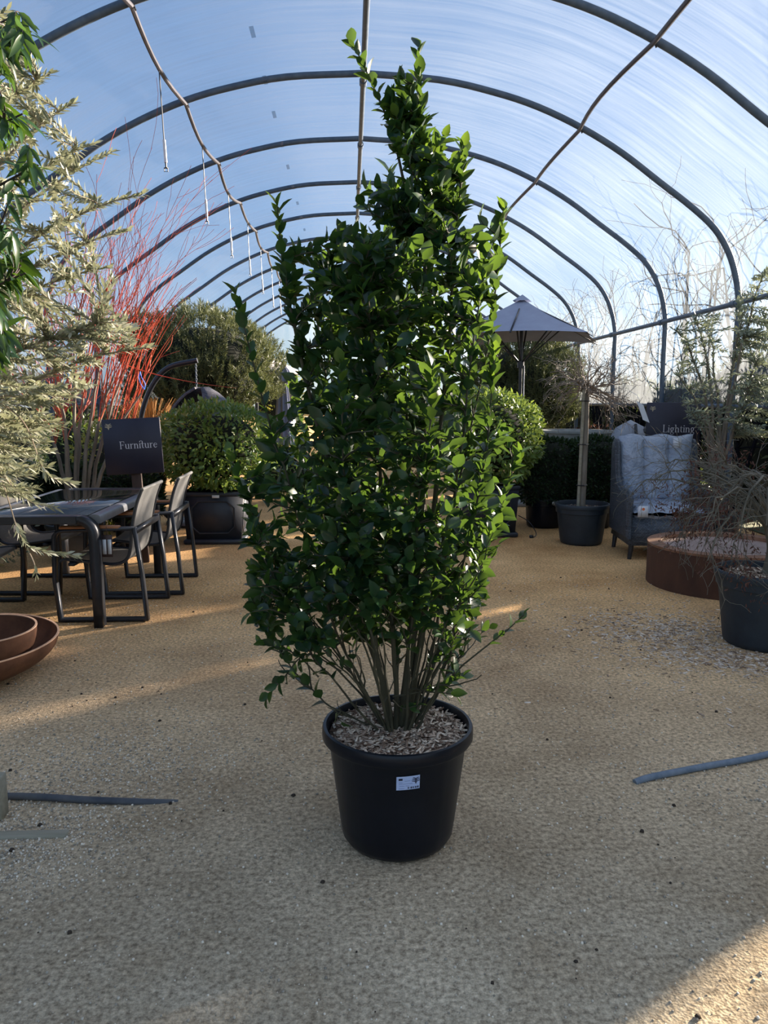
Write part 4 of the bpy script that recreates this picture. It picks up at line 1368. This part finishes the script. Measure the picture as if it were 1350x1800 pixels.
# ---------------------------------------------------------------- box planters with clipped laurel
def box_planter(C, w, h, br, top, label, seed, lab):
    rng = np.random.default_rng(seed)
    t = thing('box_planter', label, 'planter', tuple(C), group='boxed laurel balls flanking the path')
    hw = w / 2
    mb = MB()
    mb.box((-hw, -hw, .05), (hw, hw, h), taper=.03)
    mb.box((-hw + .0, -hw + .0, 0), (hw, hw, .055), bev=.012)
    mb.box((-hw - .008, -hw - .008, h - .05), (hw + .008, hw + .008, h), bev=.01)
    mb.build('box', M['planter'], t, smooth=False)
    for k in range(4):
        th = k * PI / 2
        c, s = math.cos(th), math.sin(th)
        o = []
        f, zz0, zz1, ch = hw * .70, .12, h - .10, .07
        loop = [(-f + ch, zz0), (f - ch, zz0), (f, zz0 + ch), (f, zz1 - ch), (f - ch, zz1), (-f + ch, zz1), (-f, zz1 - ch), (-f, zz0 + ch), (-f + ch, zz0), (f - ch, zz0)]
        P = []
        for u, z in loop:
            v = -(hw - .03 * (1 - (z - .05) / (h - .05))) - .002
            P.append((u * c - v * s, u * s + v * c, z))
        MB().tube(P, .009, 6).build('panel_moulding', M['planter'], t)
    MB().box((-hw + .02, -hw + .02, h - .06), (hw - .02, hw - .02, h - .035)).build('soil', M['soil'], t)
    st = MB()
    for k in range(7):
        a = k * .9
        P = bez((.03 * math.cos(a), .03 * math.sin(a), h - .05), (.05 * math.cos(a), .05 * math.sin(a), h + .1), (.2 * math.cos(a), .2 * math.sin(a), h + .2), (.3 * math.cos(a), .3 * math.sin(a), h + .35), 8)
        st.tube(P, np.linspace(.014, .006, 8), 6)
    st.build('stems', M['bark_dark'], t)
    fm = MB()
    zc = (top + h + .0) / 2 + .02
    r = (br, br * .95, (top - h) / 2 + .01)
    shell_leaves(fm, (0, 0, zc), r, 5600, T_LAUREL, .068, rng, power=2.5, jit=.18, up=.1)
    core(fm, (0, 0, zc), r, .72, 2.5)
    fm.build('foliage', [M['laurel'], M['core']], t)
    if lab:
        q = MB().box((.0, -hw - .0135, h - .062), (.075, -hw - .0085, h - .032)).build('label', M['paper_white'], t, smooth=False)
        tag(q, 'small white stick-on label')


box_planter(np.array((-1.44, 8.29, 0)), .63, .56, .60, 1.44, 'clipped laurel ball in a dark panelled box planter, left of the path', 81, True)
box_planter(np.array((1.545, 8.57, 0)), .63, .58, .58, 1.57, 'clipped laurel ball in a dark panelled box planter, right of the path behind the shrub', 82, False)


# ---------------------------------------------------------------- clipped yews in pots
def potted_yew(C, w, d, top, label, seed, lab, group):
    rng = np.random.default_rng(seed)
    t = thing('potted_yew', label, 'potted shrub', tuple(C), group=group)
    nursery_pot(t, (0, 0, 0), min(w, d) * .42, .36, M['pot'], rb=min(w, d) * .36)
    fm = MB()
    z0 = .30
    zc, hz = (top + z0) / 2, (top - z0) / 2
    shell_leaves(fm, (0, 0, zc), (w / 2, d / 2, hz), 5200, T_SPRAY, .05, rng, power=5, jit=.08, up=.15)
    core(fm, (0, 0, zc), (w / 2, d / 2, hz), .92, 5)
    fm.build('foliage', [M['yew'], M['core']], t)
    MB().tube([(0, 0, .2), (0, 0, .6)], .02, 6).build('stem', M['bark_dark'], t)
    if lab:
        r = min(w, d) * .42
        a = lab
        q = MB().box((-.035, -.003, -.025), (.035, .0, .025)).build('label', M['paper_white'], t, smooth=False, loc=(r * math.sin(a), -r * math.cos(a) - .005, .315))
        q.rotation_euler = (0, 0, a)


potted_yew((2.34, 9.02, 0), .62, .58, 1.04, 'dark clipped yew block in a black pot, beside the right box planter', 91, .25, 'potted yews on the right')
potted_yew((2.92, 8.98, 0), .62, .58, 1.05, 'dark clipped yew block in a black pot, left of the wicker armchair', 92, .15, 'potted yews on the right')
potted_yew((-3.36, 8.05, 0), .56, .5, .80, 'low dark clipped yew behind the table, furthest left of its row', 93, None, 'low potted yews behind the table')
potted_yew((-2.80, 8.08, 0), .56, .5, .82, 'low dark clipped yew directly behind the red-stemmed tree', 94, None, 'low potted yews behind the table')
potted_yew((-2.25, 7.95, 0), .54, .5, .80, 'low dark clipped yew behind the furniture sign', 95, None, 'low potted yews behind the table')


# ---------------------------------------------------------------- signs
def sign(C, text, size, w, h, zt, rot, label, tx, tz):
    t = thing('sign', label, 'sign', tuple(C), group='navy department signs')
    b = MB().box((-w / 2, -.012, zt - h), (w / 2, .012, zt), bev=.004).build('board', M['board'], t, smooth=False)
    m = MB()
    lettering(m, text, tx, tz, size, -.0135)
    m.build('lettering', M['letter'], b, smooth=False)
    g = MB()
    tree_mark(g, -w / 2 + .058, zt - .062, .062, lambda q: (q[0], -.0135, q[1]))
    g.build('emblem', M['logo'], b, smooth=False)
    MB().box((-.045, .014, 0), (.045, .05, zt - .1), bev=.004).build('post', M['post'], t, smooth=False)
    t.rotation_euler = rot
    return t


sign((-1.93, 7.08, 0), 'Furnijure', .0685, .515, .505, 1.345, (0, -.045, .06), 'square navy sign lettered Furniture on a brown post, behind the table', -.118, 1.072)
sign((3.42, 7.98, 0), 'Lighting', .080, .565, .60, 1.485, (0, 0, -.05), 'square navy sign lettered Lighting behind the wicker armchair', -.112, 1.172)


# ---------------------------------------------------------------- dining table
def dining_table():
    X0, X1, Y0_, Y1_, H = -2.52, -1.66, 5.0, 6.68, .757
    C = ((X0 + X1) / 2, (Y0_ + Y1_) / 2, 0)
    t = thing('dining_table', 'long charcoal metal dining table with dark glass top', 'table', C)
    hx, hy = (X1 - X0) / 2, (Y1_ - Y0_) / 2
    rw = .085
    # frame rails with rounded outer shoulders
    for s in (-1, 1):
        P = [(s * (hx - rw / 2), -hy + .03, H - .035), (s * (hx - rw / 2), hy - .03, H - .035)]
        m = MB()
        a = np.linspace(0, PI, 9)
        prof = [(rw / 2 * math.cos(q), .03 * math.sin(q) ** .6) for q in a]
        V = [[(s * (hx - rw / 2) + u, y, H - .032 + v) for u, v in prof + [(-rw / 2, -.03), (rw / 2, -.03)]] for y in (-hy + .088, hy - .088)]
        m.grid(np.array(V), wrap=True)
        k_ = len(V[0])
        m.add(V[0], [list(range(k_))])
        m.add(V[1], [list(range(k_))[::-1]])
        m.build('side_rail', M['alu_lit'], t)
        m = MB().box((-hx + .127, s * hy - (.09 if s > 0 else 0), H - .056), (hx - .127, s * hy + (0 if s > 0 else .09), H - .001), bev=.004)
        m.build('end_rail', M['alu'], t)
    for sx in (-1, 1):
        for sy in (-1, 1):
            # leg runs up and bends inward into the end rail
            y = sy * (hy - .045)
            P = [(sx * (hx - .024), y, 0), (sx * (hx - .026), y, .30), (sx * (hx - .0285), y, .60)]
            for q in np.linspace(0, PI / 2, 7):
                P.append((sx * (hx - .0285 - .10 * (1 - math.cos(q))), y, H - .1285 + .10 * math.sin(q)))
            P = np.array(P)
            MB().bar(P, (0, 1, 0), .09, .055).build('leg', M['alu_lit'] if sx < 0 and sy > 0 else M['alu'], t, smooth=False)
    MB().box((-hx + rw - .004, -hy + rw - .004, H - .012), (hx - rw + .004, hy - rw + .004, H - .002)).build('glass_top', M['glass_top'], t, smooth=False)


dining_table()


def chair(loc, rz, label):
    t = thing('dining_chair', label, 'chair', loc, rz, group='sling chairs around the dining table')
    # local: faces +x, width along y
    for s in (-1, 1):
        y = s * .305
        P = [(-.275, y, .655), (-.31, y, .35), (-.335, y, .0175), (.25, y, .0175), (.272, y, .30), (.262, y, .56)]
        for q in np.linspace(0, PI / 2, 6):
            P.append((.262 - .07 + .07 * math.cos(q), y, .585 + .05 * math.sin(q)))
        P.append((.0, y, .640))
        P.append((-.272, y, .648))
        # split: sled loop as one frame
        MB().bar(np.array(P), (0, 1, 0), .05, .022).build('side_frame', M['alu'], t, smooth=False)
        MB().box((-.18, y - .026, .646), (.22, y + .026, .668), bev=.006).build('armrest', M['teak'], t, smooth=False)
    MB().bar(np.array([(-.278, -.305, .63), (-.278, .305, .63)]), (0, 0, 1), .035, .03).build('cross_bar', M['alu'], t, smooth=False)
    MB().bar(np.array([(.16, -.305, .40), (.16, .305, .40)]), (1, 0, 0), .04, .02).build('seat_bar', M['alu'], t, smooth=False)
    prof = smooth_path([(.24, 0, .415), (.2, 0, .43), (.0, 0, .405), (-.13, 0, .395), (-.205, 0, .43), (-.235, 0, .52), (-.25, 0, .65), (-.285, 0, .80), (-.325, 0, .905)], 5)
    m = MB()
    V = []
    for p in prof:
        V.append([(p[0] - .012 * (1 - (u / .27) ** 2) * (p[2] > .5), u, p[2] - .012 * (1 - (u / .27) ** 2) * (p[2] < .5)) for u in np.linspace(-.27, .27, 7)])
    V = np.array(V)
    m.grid(V)
    m.build('sling', M['sling'], t)
    for s in (-1, 1):
        MB().tube(prof + np.array((0, s * .272, 0)), .0115, 6).build('sling_rail', M['alu'], t)
    MB().tube([(-.327, -.272, .906), (-.335, 0, .908), (-.327, .272, .906)], .013, 8).build('top_rail', M['sling'], t)
    return t


ch = chair((-1.735, 5.465, 0), PI, 'grey sling chair with teak arms and hanging tag, right side of table near end')
dup(ch, (-1.655, 6.18, 0), PI + .02, 'grey sling chair right side of table, next to the sign, without tag')
dup(ch, (-2.50, 6.22, 0), -.06, 'grey sling chair on the left side of the table, far end')
dup(ch, (-2.72, 5.42, 0), .0, 'grey sling chair on the left side of the table, near end under the olive')
tg = MB()
tg.box((-.035, -.003, -.17), (.035, .003, -.02))
tg.tube([(0, 0, -.02), (0, 0, .04)], .002, 4)
tgo = tg.build('price_tag', M['brown_tag'], ch, smooth=False, loc=(-.10, .345, .63))
tgo.rotation_euler = (0, 0, PI)
q = MB()
for s in (-1, 1):
    q.box((s * .017 - .012, -.006, -.15), (s * .017 + .012, -.0035, -.05))
q.build('barcode_label', M['paper_white'], tgo, smooth=False)


# ---------------------------------------------------------------- wicker armchair
def armchair():
    t = thing('wicker_armchair', 'grey wicker wing armchair with plastic-wrapped cushions beneath the lighting sign', 'armchair', (3.06, 7.35, 0), -.10)
    W = .345
    base = MB()
    n = 10
    base.box((-W, -.34, .14), (W, .31, .40), taper=-.035)
    base.build('base', M['wicker'], t, smooth=False)
    side = [(-.36, .20), (-.345, .42), (-.355, .585), (-.30, .635), (-.10, .64), (.06, .68), (.14, .78), (.17, .92), (.19, 1.05), (.24, 1.10), (.33, 1.10), (.36, 1.0), (.33, .20)]
    for s in (-1, 1):
        m = MB()
        k = len(side)
        x0, x1 = s * W, s * (W + .065)
        V = [(x0, y, z) for y, z in side] + [(x1, y, z) for y, z in side]
        fs = [list(range(k))[::(-1 if s > 0 else 1)], [k + i for i in range(k)][::(1 if s > 0 else -1)]]
        for i in range(k):
            j = (i + 1) % k
            fs.append([i, j, k + j, k + i] if s > 0 else [k + i, k + j, j, i])
        m.add(V, fs)
        o = m.build('arm', M['wicker'], t, smooth=False)
        b = o.modifiers.new('bev', 'BEVEL')
        b.width = .02
        b.segments = 3
        MB().tube(smooth_path([(s * (W + .033), y, z) for y, z in side[:11]], 4), .022, 6).build('edge_roll', M['wicker'], t)
    m = MB()
    V = []
    for z in np.linspace(.30, 1.12, 8):
        y = .25 + (z - .3) * .12
        V.append([(x, y + .04 * math.cos(x / W * 1.3), z - (.02 * (x / W) ** 2 if z > 1.1 else 0)) for x in np.linspace(-W, W, 9)])
    V = np.array(V)
    m.grid(V)
    m.grid(V[:, ::-1] + np.array((0, .05, 0)))
    m.build('back', M['wicker'], t)
    for sx in (-1, 1):
        for sy in (-.33, .29):
            MB().tube([(sx * (W + .0), sy, .15), (sx * (W + .015), sy, 0)], [.026, .02], 8).build('leg', M['alu'], t)
    # seat cushion, rounded, plastic wrapped
    c = MB()
    V = []
    for v in np.linspace(-1, 1, 21):
        row = []
        for u in np.linspace(-1, 1, 21):
            e = (1 - abs(u) ** 5) * (1 - abs(v) ** 5)
            row.append((u * (W - .005), -.03 + v * .33, .455 + .075 * max(0, e) ** .4 + .006 * math.sin(u * 13 + v * 7)))
        V.append(row)
    c.grid(np.array(V))
    Vb = np.array(V)
    Vb[:, :, 2] = 2 * .44 - Vb[:, :, 2]
    c.grid(Vb[:, ::-1])
    c.build('seat_cushion', M['wrap'], t)
    c = MB()
    V = []
    for z in np.linspace(0, 1, 25):
        row = []
        for u in np.linspace(-1, 1, 37):
            ch3 = abs(math.sin((u + 1) * 1.5 * PI)) ** .45
            e = (1 - abs(2 * z - 1) ** 7) * (1 - abs(u) ** 9)
            row.append((u * (W + .03 * z), .165 + z * .10 - .085 * max(0, e) ** .5 * (.55 + .45 * ch3) + .008 * math.sin(u * 9 + z * 17) * math.sin(z * 11), .50 + z * .66 + .012 * math.sin(u * 8)))
        V.append(row)
    V = np.array(V)
    c.grid(V)
    Vb = V.copy()
    Vb[:, :, 1] = .215 + (V[:, :, 2] - .5) * .14
    c.grid(Vb[:, ::-1])
    c.build('back_cushion', M['wrap'], t)
    tg = MB().box((-.31, -.372, .415), (-.215, -.368, .52)).box((.13, .095, 1.04), (.21, .099, 1.14))
    o = tg.build('care_label', M['paper_white'], t, smooth=False)
    MB().lathe([(.001, -.003), (.014, -.003), (.014, 0), (.001, 0)], 12, (0, 0, 0)).build('emblem', M['orange'], o, loc=(-.26, -.3735, .49)).rotation_euler = (PI / 2, 0, 0)


armchair()

# ---------------------------------------------------------------- hanging egg chair
t = thing('hanging_chair', 'dark wicker pod chair hung from a curved steel arm, behind left planter', 'hanging chair', (-1.85, 9.45, 0))
P = smooth_path([(.25, .0, .04), (-.35, .0, .05), (-.62, 0, .5), (-.70, 0, 1.1), (-.60, 0, 1.55), (-.36, 0, 1.88), (.02, 0, 1.985)], 8)
MB().tube(P, .032, 10).build('arm', M['alu'], t)
MB().lathe([(.001, 0), (.42, 0), (.42, .03), (.38, .045), (.001, .045)], 40, (0, 0, 0)).build('base', M['alu'], t)
c = MB()
for k in range(11):
    z = 1.94 - k * .026
    a = np.linspace(0, 2 * PI, 9)
    u = np.array((1, 0, 0)) if k % 2 else np.array((0, 1, 0))
    c.tube([np.array((0, 0, z)) + u * .010 * math.cos(q) + np.array((0, 0, .022 * math.sin(q))) for q in a], .004, 5, cap=False)
c.build('chain', M['galv'], t)
m = MB()
V = []
for v in np.linspace(0.02, .98, 16):
    row = []
    z = 1.67 - v * 1.05
    r = .43 * math.sin(v * PI) ** .62
    for a in np.linspace(-.42 * PI, 1.02 * PI, 22):
        row.append((r * math.cos(a) + .06, r * math.sin(a) * .85, z))
    V.append(row)
m.grid(np.array(V))
pod = m.build('pod', M['wicker_dark'], t)
sol = pod.modifiers.new('thick', 'SOLIDIFY')
sol.thickness = .025
MB().tube(np.array(V)[:, 0], .018, 6).tube(np.array(V)[:, -1], .018, 6).build('pod_rim', M['wicker_dark'], t)


# ---------------------------------------------------------------- parasols
def parasol():
    C = (2.45, 11.0, 0)
    t = thing('parasol', 'open grey parasol with pointed canopy, right of the big shrub', 'parasol', C)
    rz, ze, zp = 1.40, 2.36, 2.93
    cs = [np.array((rz * math.cos(math.radians(a)), rz * math.sin(math.radians(a)), ze)) for a in (-66, 24, 114, 204)]
    top = np.array((0, 0, zp))
    m = MB()
    for k in range(4):
        a, b = cs[k], cs[(k + 1) % 4]
        V = []
        for s in np.linspace(0, 1, 10):
            row = []
            for u in np.linspace(0, 1, 11):
                e = a + (b - a) * u
                e = e + np.array((0, 0, .05)) * 4 * u * (1 - u) - nrm(e * np.array((1, 1, 0))) * .06 * 4 * u * (1 - u)
                p = top + (e - top) * s
                p = p - np.array((0, 0, .05)) * math.sin(s * PI) * 0.6
                row.append(p)
            V.append(row)
        m.grid(np.array(V))
    o = m.build('canopy', M['canopy'], t)
    m = MB()
    for k in range(4):
        a, b = cs[k], cs[(k + 1) % 4]
        m.add([top + (a - top) * .0 + (0, 0, .06), top + (a - top) * .12 + (0, 0, .035), top + (b - top) * .12 + (0, 0, .035)], [[0, 1, 2]])
    m.build('vent_cap', M['canopy'], t)
    MB().tube([(0, 0, .05), (0, 0, zp + .03)], .024, 10).build('pole', M['alu'], t)
    MB().tube([(.045, -.03, .05), (.045, -.03, 2.0)], .008, 6).build('cord', M['white_plastic'], t)
    hub = np.array((0, 0, 2.02))
    MB().tube([hub - (0, 0, .05), hub + (0, 0, .05)], .05, 10).build('hub', M['alu'], t)
    for k in range(4):
        for e in (cs[k], (cs[k] + cs[(k + 1) % 4]) / 2 + np.array((0, 0, .04))):
            r = MB().bar([top - (0, 0, .04), e - (0, 0, .015)], np.cross(e, (0, 0, 1)), .02, .012)
            r.bar([hub, top + (e - top) * .55 - (0, 0, .03)], np.cross(e, (0, 0, 1)), .022, .012)
            r.build('rib', M['alu'], t, smooth=False)
    MB().box((-.3, -.3, 0), (.3, .3, .06), bev=.01).build('base', M['stone'], t, smooth=False)


parasol()

t = thing('closed_parasol', 'furled blue-grey parasol standing far behind the left planter', 'parasol', (-1.2, 14.0, 0))
a = np.linspace(0, 2 * PI, 33)[:-1]
wob = lambda q: 1 + .22 * np.cos(q * 8)
MB().lathe([(.02, 2.16), (.10, 2.05), (.16, 1.86), (.145, 1.84)], 64, close=False, wob=wob).build('cap', M['canopy_blue'], t)
MB().lathe([(.05, 1.95), (.085, 1.7), (.12, 1.2), (.15, .8), (.16, .72), (.03, .72)], 64, close=False, wob=wob).build('canopy', M['canopy_blue'], t)
MB().tube([(0, 0, .04), (0, 0, 2.2)], .024, 10).build('pole', M['alu'], t)
MB().lathe([(.001, 0), (.25, 0), (.25, .05), (.001, .06)], 30).build('base', M['stone'], t)

t = thing('parasol', 'cream canvas parasol edge showing beside the left pine', 'parasol', (-1.93, 16.2, 0))
m = MB()
m.lathe([(.02, 2.52), (.4, 2.36), (.9, 2.11), (.9, 2.04), (.88, 2.10), (.38, 2.34), (.02, 2.49)], 8, close=False)
m.build('canopy', M['canopy_white'], t, smooth=False)
MB().tube([(0, 0, .04), (0, 0, 2.5)], .024, 10).build('pole', M['alu'], t)
MB().lathe([(.001, 0), (.25, 0), (.25, .05), (.001, .06)], 30).build('base', M['stone'], t)


# ---------------------------------------------------------------- pines
def pine(C, r, zlo, zt, label, seed, n=2600):
    rng = np.random.default_rng(seed)
    t = thing('pine_tree', label, 'tree', C, group='bushy pines beyond the planters')
    zc, hz = (zlo + zt) / 2, (zt - zlo) / 2
    N = nrm(rng.normal(0, 1, (n, 3)))
    lump = 1 + .10 * np.sin(N[:, 0:1] * 6 + 2) * np.sin(N[:, 1:2] * 5) + .09 * np.sin(N[:, 2:3] * 9 + N[:, 0:1] * 7)
    k = (np.abs(N) ** 2.4).sum(1) ** (-1 / 2.4)
    S = np.array((0, 0, zc)) + N * k[:, None] * lump * np.array((r, r, hz)) * rng.uniform(.8, 1.0, (n, 1))
    ax = nrm(N * .55 + np.array((0, 0, .9)) + rng.normal(0, .12, (n, 3)))
    m = 22
    P = np.repeat(S, m, 0) + np.repeat(ax, m, 0) * np.tile(np.linspace(0, .17, m), n)[:, None]
    D = np.repeat(ax, m, 0) * .75 + rng.normal(0, .5, (n * m, 3))
    fm = MB()
    fm.scatter(T_NEEDLE, P, D, rng.normal(0, 1, (n * m, 3)), rng.uniform(.06, .095, n * m))
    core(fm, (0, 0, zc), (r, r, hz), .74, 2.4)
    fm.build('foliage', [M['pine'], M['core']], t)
    tr = MB().tube([(0, 0, 0), (.03, .02, zlo + .4)], .07, 8)
    for k in range(6):
        a = k * 1.05
        tr.tube([(0, 0, zlo * .5), (r * .5 * math.cos(a), r * .5 * math.sin(a), zlo + .35)], [.04, .02], 6)
    tr.build('trunk', M['bark_dark'], t)


pine((-2.45, 13.0, 0), 1.22, 1.15, 2.92, 'broad bushy dark pine behind the hanging chair, left of the path', 111)
pine((3.02, 13.3, 0), .95, .8, 2.62, 'bushy dark pine behind the open grey parasol', 112)

# ---------------------------------------------------------------- other background planting
rng = np.random.default_rng(121)
def ball(C, r, h, mat, label, seed, n=1500, size=.06, name='round_shrub', tpl=T_LAUREL):
    rg = np.random.default_rng(seed)
    t = thing(name, label, 'shrub', C)
    fm = MB()
    shell_leaves(fm, (0, 0, h / 2), (r, r, h / 2), n, tpl, size, rg, power=2.4, jit=.25)
    core(fm, (0, 0, h / 2), (r, r, h / 2), .72, 2.4)
    fm.build('foliage', [mat, M['core']], t)
    MB().tube([(0, 0, 0), (0, 0, h * .5)], .03, 6).build('stem', M['bark_dark'], t)


ball((-2.72, 8.85, 0), .50, 1.22, M['golden'], 'loose golden-green shrub behind the red-stemmed tree', 122)
ball((-3.55, 10.0, 0), .45, 1.35, M['laurel'], 'mid-green leafy shrub behind the olive, far left', 123)
ball((-3.3, 6.9, 0), .42, 1.45, M['olive_dim'], 'grey-green leafy shrub left of the dining table', 124, tpl=T_OLIVE, size=.07)
ball((-1.75, 18.5, 0), .7, 2.5, M['golden'], 'pale green feathery shrub beyond the cream parasol', 125, tpl=T_OLIVE, size=.11)
ball((-.9, 11.5, 0), .5, .95, M['laurel'], 'leafy green shrub beside the path beyond the left planter', 126)
ball((1.3, 14.5, 0), .7, 1.7, M['hedge'], 'dull green shrub far down the path right of the furled parasol', 127)
ball((.4, 20, 0), .8, 1.3, M['laurel'], 'low green shrub at the far end of the path', 128)
ball((3.6, 11.3, 0), .38, 1.15, M['dead'], 'rust-brown leafed shrub near the right wall behind the stone basin', 129)


def grass_tuft(C, n, h, spread, label, seed):
    rg = np.random.default_rng(seed)
    mb = MB()
    a, q = rg.uniform(0, 2 * PI, n), rg.uniform(0, 1, n) ** .5
    for i in range(n):
        d = np.array((math.cos(a[i]), math.sin(a[i]), 0)) * q[i]
        H = h * rg.uniform(.7, 1)
        P = np.array([d * .1, d * .25 + (0, 0, H * .5), d * spread * .7 + (0, 0, H * .9), d * spread + (0, 0, H)])
        mb.bar(P, nrm(np.cross(d + 1e-3, (0, 0, 1))), .012, .002)
    o = mb.build('ornamental_grass', M['straw'], None, loc=C)
    tag(o, label, 'grass')


grass_tuft((-2.72, 10.6, 0), 420, 1.55, .42, 'orange straw-coloured ornamental grass behind the hanging chair arm', 131)

# stone basin and covered seat by the right wall
t = thing('stone_basin', 'tall round grey stone basin behind the clipped yews', 'basin', (3.02, 10.15, 0))
MB().lathe([(.001, 0), (.34, 0), (.36, .05), (.40, .6), (.47, 1.02), (.49, 1.10), (.45, 1.10), (.42, 1.02), (.3, .92), (.001, .90)], 48, close=False).build('bowl', M['stone'], t)
MB().lathe([(.47, 1.085), (.5, 1.085), (.5, 1.115), (.47, 1.115), (.47, 1.085)], 48, close=False).build('rim', M['stone'], t)
t = thing('covered_seat', 'lumpy garden seat under a grey cloth cover, between basin and armchair', 'covered furniture', (3.42, 9.35, 0), .3)
u, v = np.meshgrid(np.linspace(0, 2 * PI, 33)[:-1], np.linspace(0, 1, 14))
rr = (.30 - .06 * v) * np.where(v > .8, np.sqrt(np.maximum(0.0, 1 - ((v - .8) / .2) ** 2)), 1) * (1 + .06 * np.cos(u * 5 + v * 3))
MB().grid(np.stack([rr * np.cos(u) + .06 * v, rr * .8 * np.sin(u), v * 1.27], -1), wrap=True).build('cover', M['cover'], t)
MB().tube(smooth_path([(.16, -.1, 1.12), (.27, -.12, 1.16), (.34, -.12, 1.10), (.3, -.12, 1.06)], 4), [.05] * 13, 8).build('seat_end', M['alu'], t)
MB().tube([(-.07, -.255, .9), (-.03, -.24, 1.1), (.0, -.18, 1.22)], .02, 5).build('strap', M['alu'], t)

# ---------------------------------------------------------------- on the ground
tag(MB().tube(smooth_path([(-2.0, 2.78, .013), (-1.33, 2.776, .013), (-1.0, 2.735, .012), (-.8, 2.725, .004), (-.66, 2.735, -.010)], 6), .0135, 10).build('hose', M['hose_dark']), 'dark half-buried hose lying across the gravel at the left edge', 'hose')
tag(MB().tube(smooth_path([(1.12, 2.79, .003), (1.2, 2.815, .012), (1.45, 2.89, .013), (1.78, 2.99, .013), (2.5, 3.3, .013)], 6), .0135, 10).build('hose', M['hose']), 'blue-grey hose lying on the ground at the right edge', 'hose')
tag(MB().box((-1.9, 2.50, -.03), (-.995, 2.545, .008), bev=.003).build('timber_edging', M['pale_timber'], smooth=False), 'pale timber edging strip sunk flush in the gravel, lower left', 'edging')
tag(MB().box((-1.335, 2.62, 0), (-1.262, 2.68, .16), bev=.004).build('timber_post', M['pale_timber'], smooth=False), 'short pale timber post cut by the left edge above the edging strip', 'post')
t = thing('power_cable', 'thin black cable with a plug lying beside the right box planter', 'cable', (2.05, 8.35, 0))
MB().tube(smooth_path([(-.15, .1, .22), (-.05, .0, .16), (.02, -.04, .05), (.0, -.08, .008), (-.05, -.12, .008)], 5), .005, 5).build('lead', M['alu'], t)
MB().box((-.07, -.14, 0), (-.03, -.1, .03), bev=.004).build('plug', M['alu'], t, smooth=False)


def scatter_ground(name, pts, tpl, smin, smax, mat, label, cat, rg):
    n = len(pts)
    th = rg.uniform(0, 2 * PI, n)
    D = np.stack([np.cos(th), np.sin(th), np.zeros(n)], 1)
    U = np.stack([rg.normal(0, .12, n), rg.normal(0, .12, n), np.ones(n)], 1)
    mb = MB().scatter(tpl, pts, D, U, smin + (smax - smin) * rg.uniform(0, 1, n) ** 2)
    tag(mb.build(name, mat, smooth=False), label, cat, kind='stuff')


rg = np.random.default_rng(141)
def blob(cx, cy, sx, sy, n, rot=0.0):
    p = rg.normal(0, 1, (n, 2)) * (sx, sy)
    c, s = math.cos(rot), math.sin(rot)
    return np.stack([cx + p[:, 0] * c - p[:, 1] * s, cy + p[:, 0] * s + p[:, 1] * c, np.zeros(n)], 1)


scatter_ground('wood_chips', np.vstack([blob(2.05, 4.75, .28, .28, 1700, .6), blob(2.35, 4.15, .30, .16, 1100, -.3), blob(2.0, 4.3, .5, .5, 450)]), T_CHIP, .012, .038, M['chip'], 'pale wood chips spilled on the ground beside the right pot', 'wood chips', rg)
scatter_ground('gravel', np.vstack([blob(-1.22, 2.45, .26, .16, 4200), blob(-1.05, 3.05, .34, .22, 3000), blob(1.55, 2.72, .3, .16, 700), np.stack([rg.uniform(-2.2, 2.6, 12000), .9 + 5.5 * rg.uniform(0, 1, 12000) ** 1.4, np.zeros(12000)], 1)]), T_STONE, .0025, .0095, M['pebble'], 'loose small gravel stones strewn over the sandy path', 'gravel', rg)
scatter_ground('leaf_litter', np.stack([rg.uniform(-2.2, 3.0, 260), .9 + 6 * rg.uniform(0, 1, 260), np.full(260, .001)], 1), T_STONE, .004, .016, M['soil'], 'dark crumbs of soil and leaf litter dotted over the path', 'litter', rg)
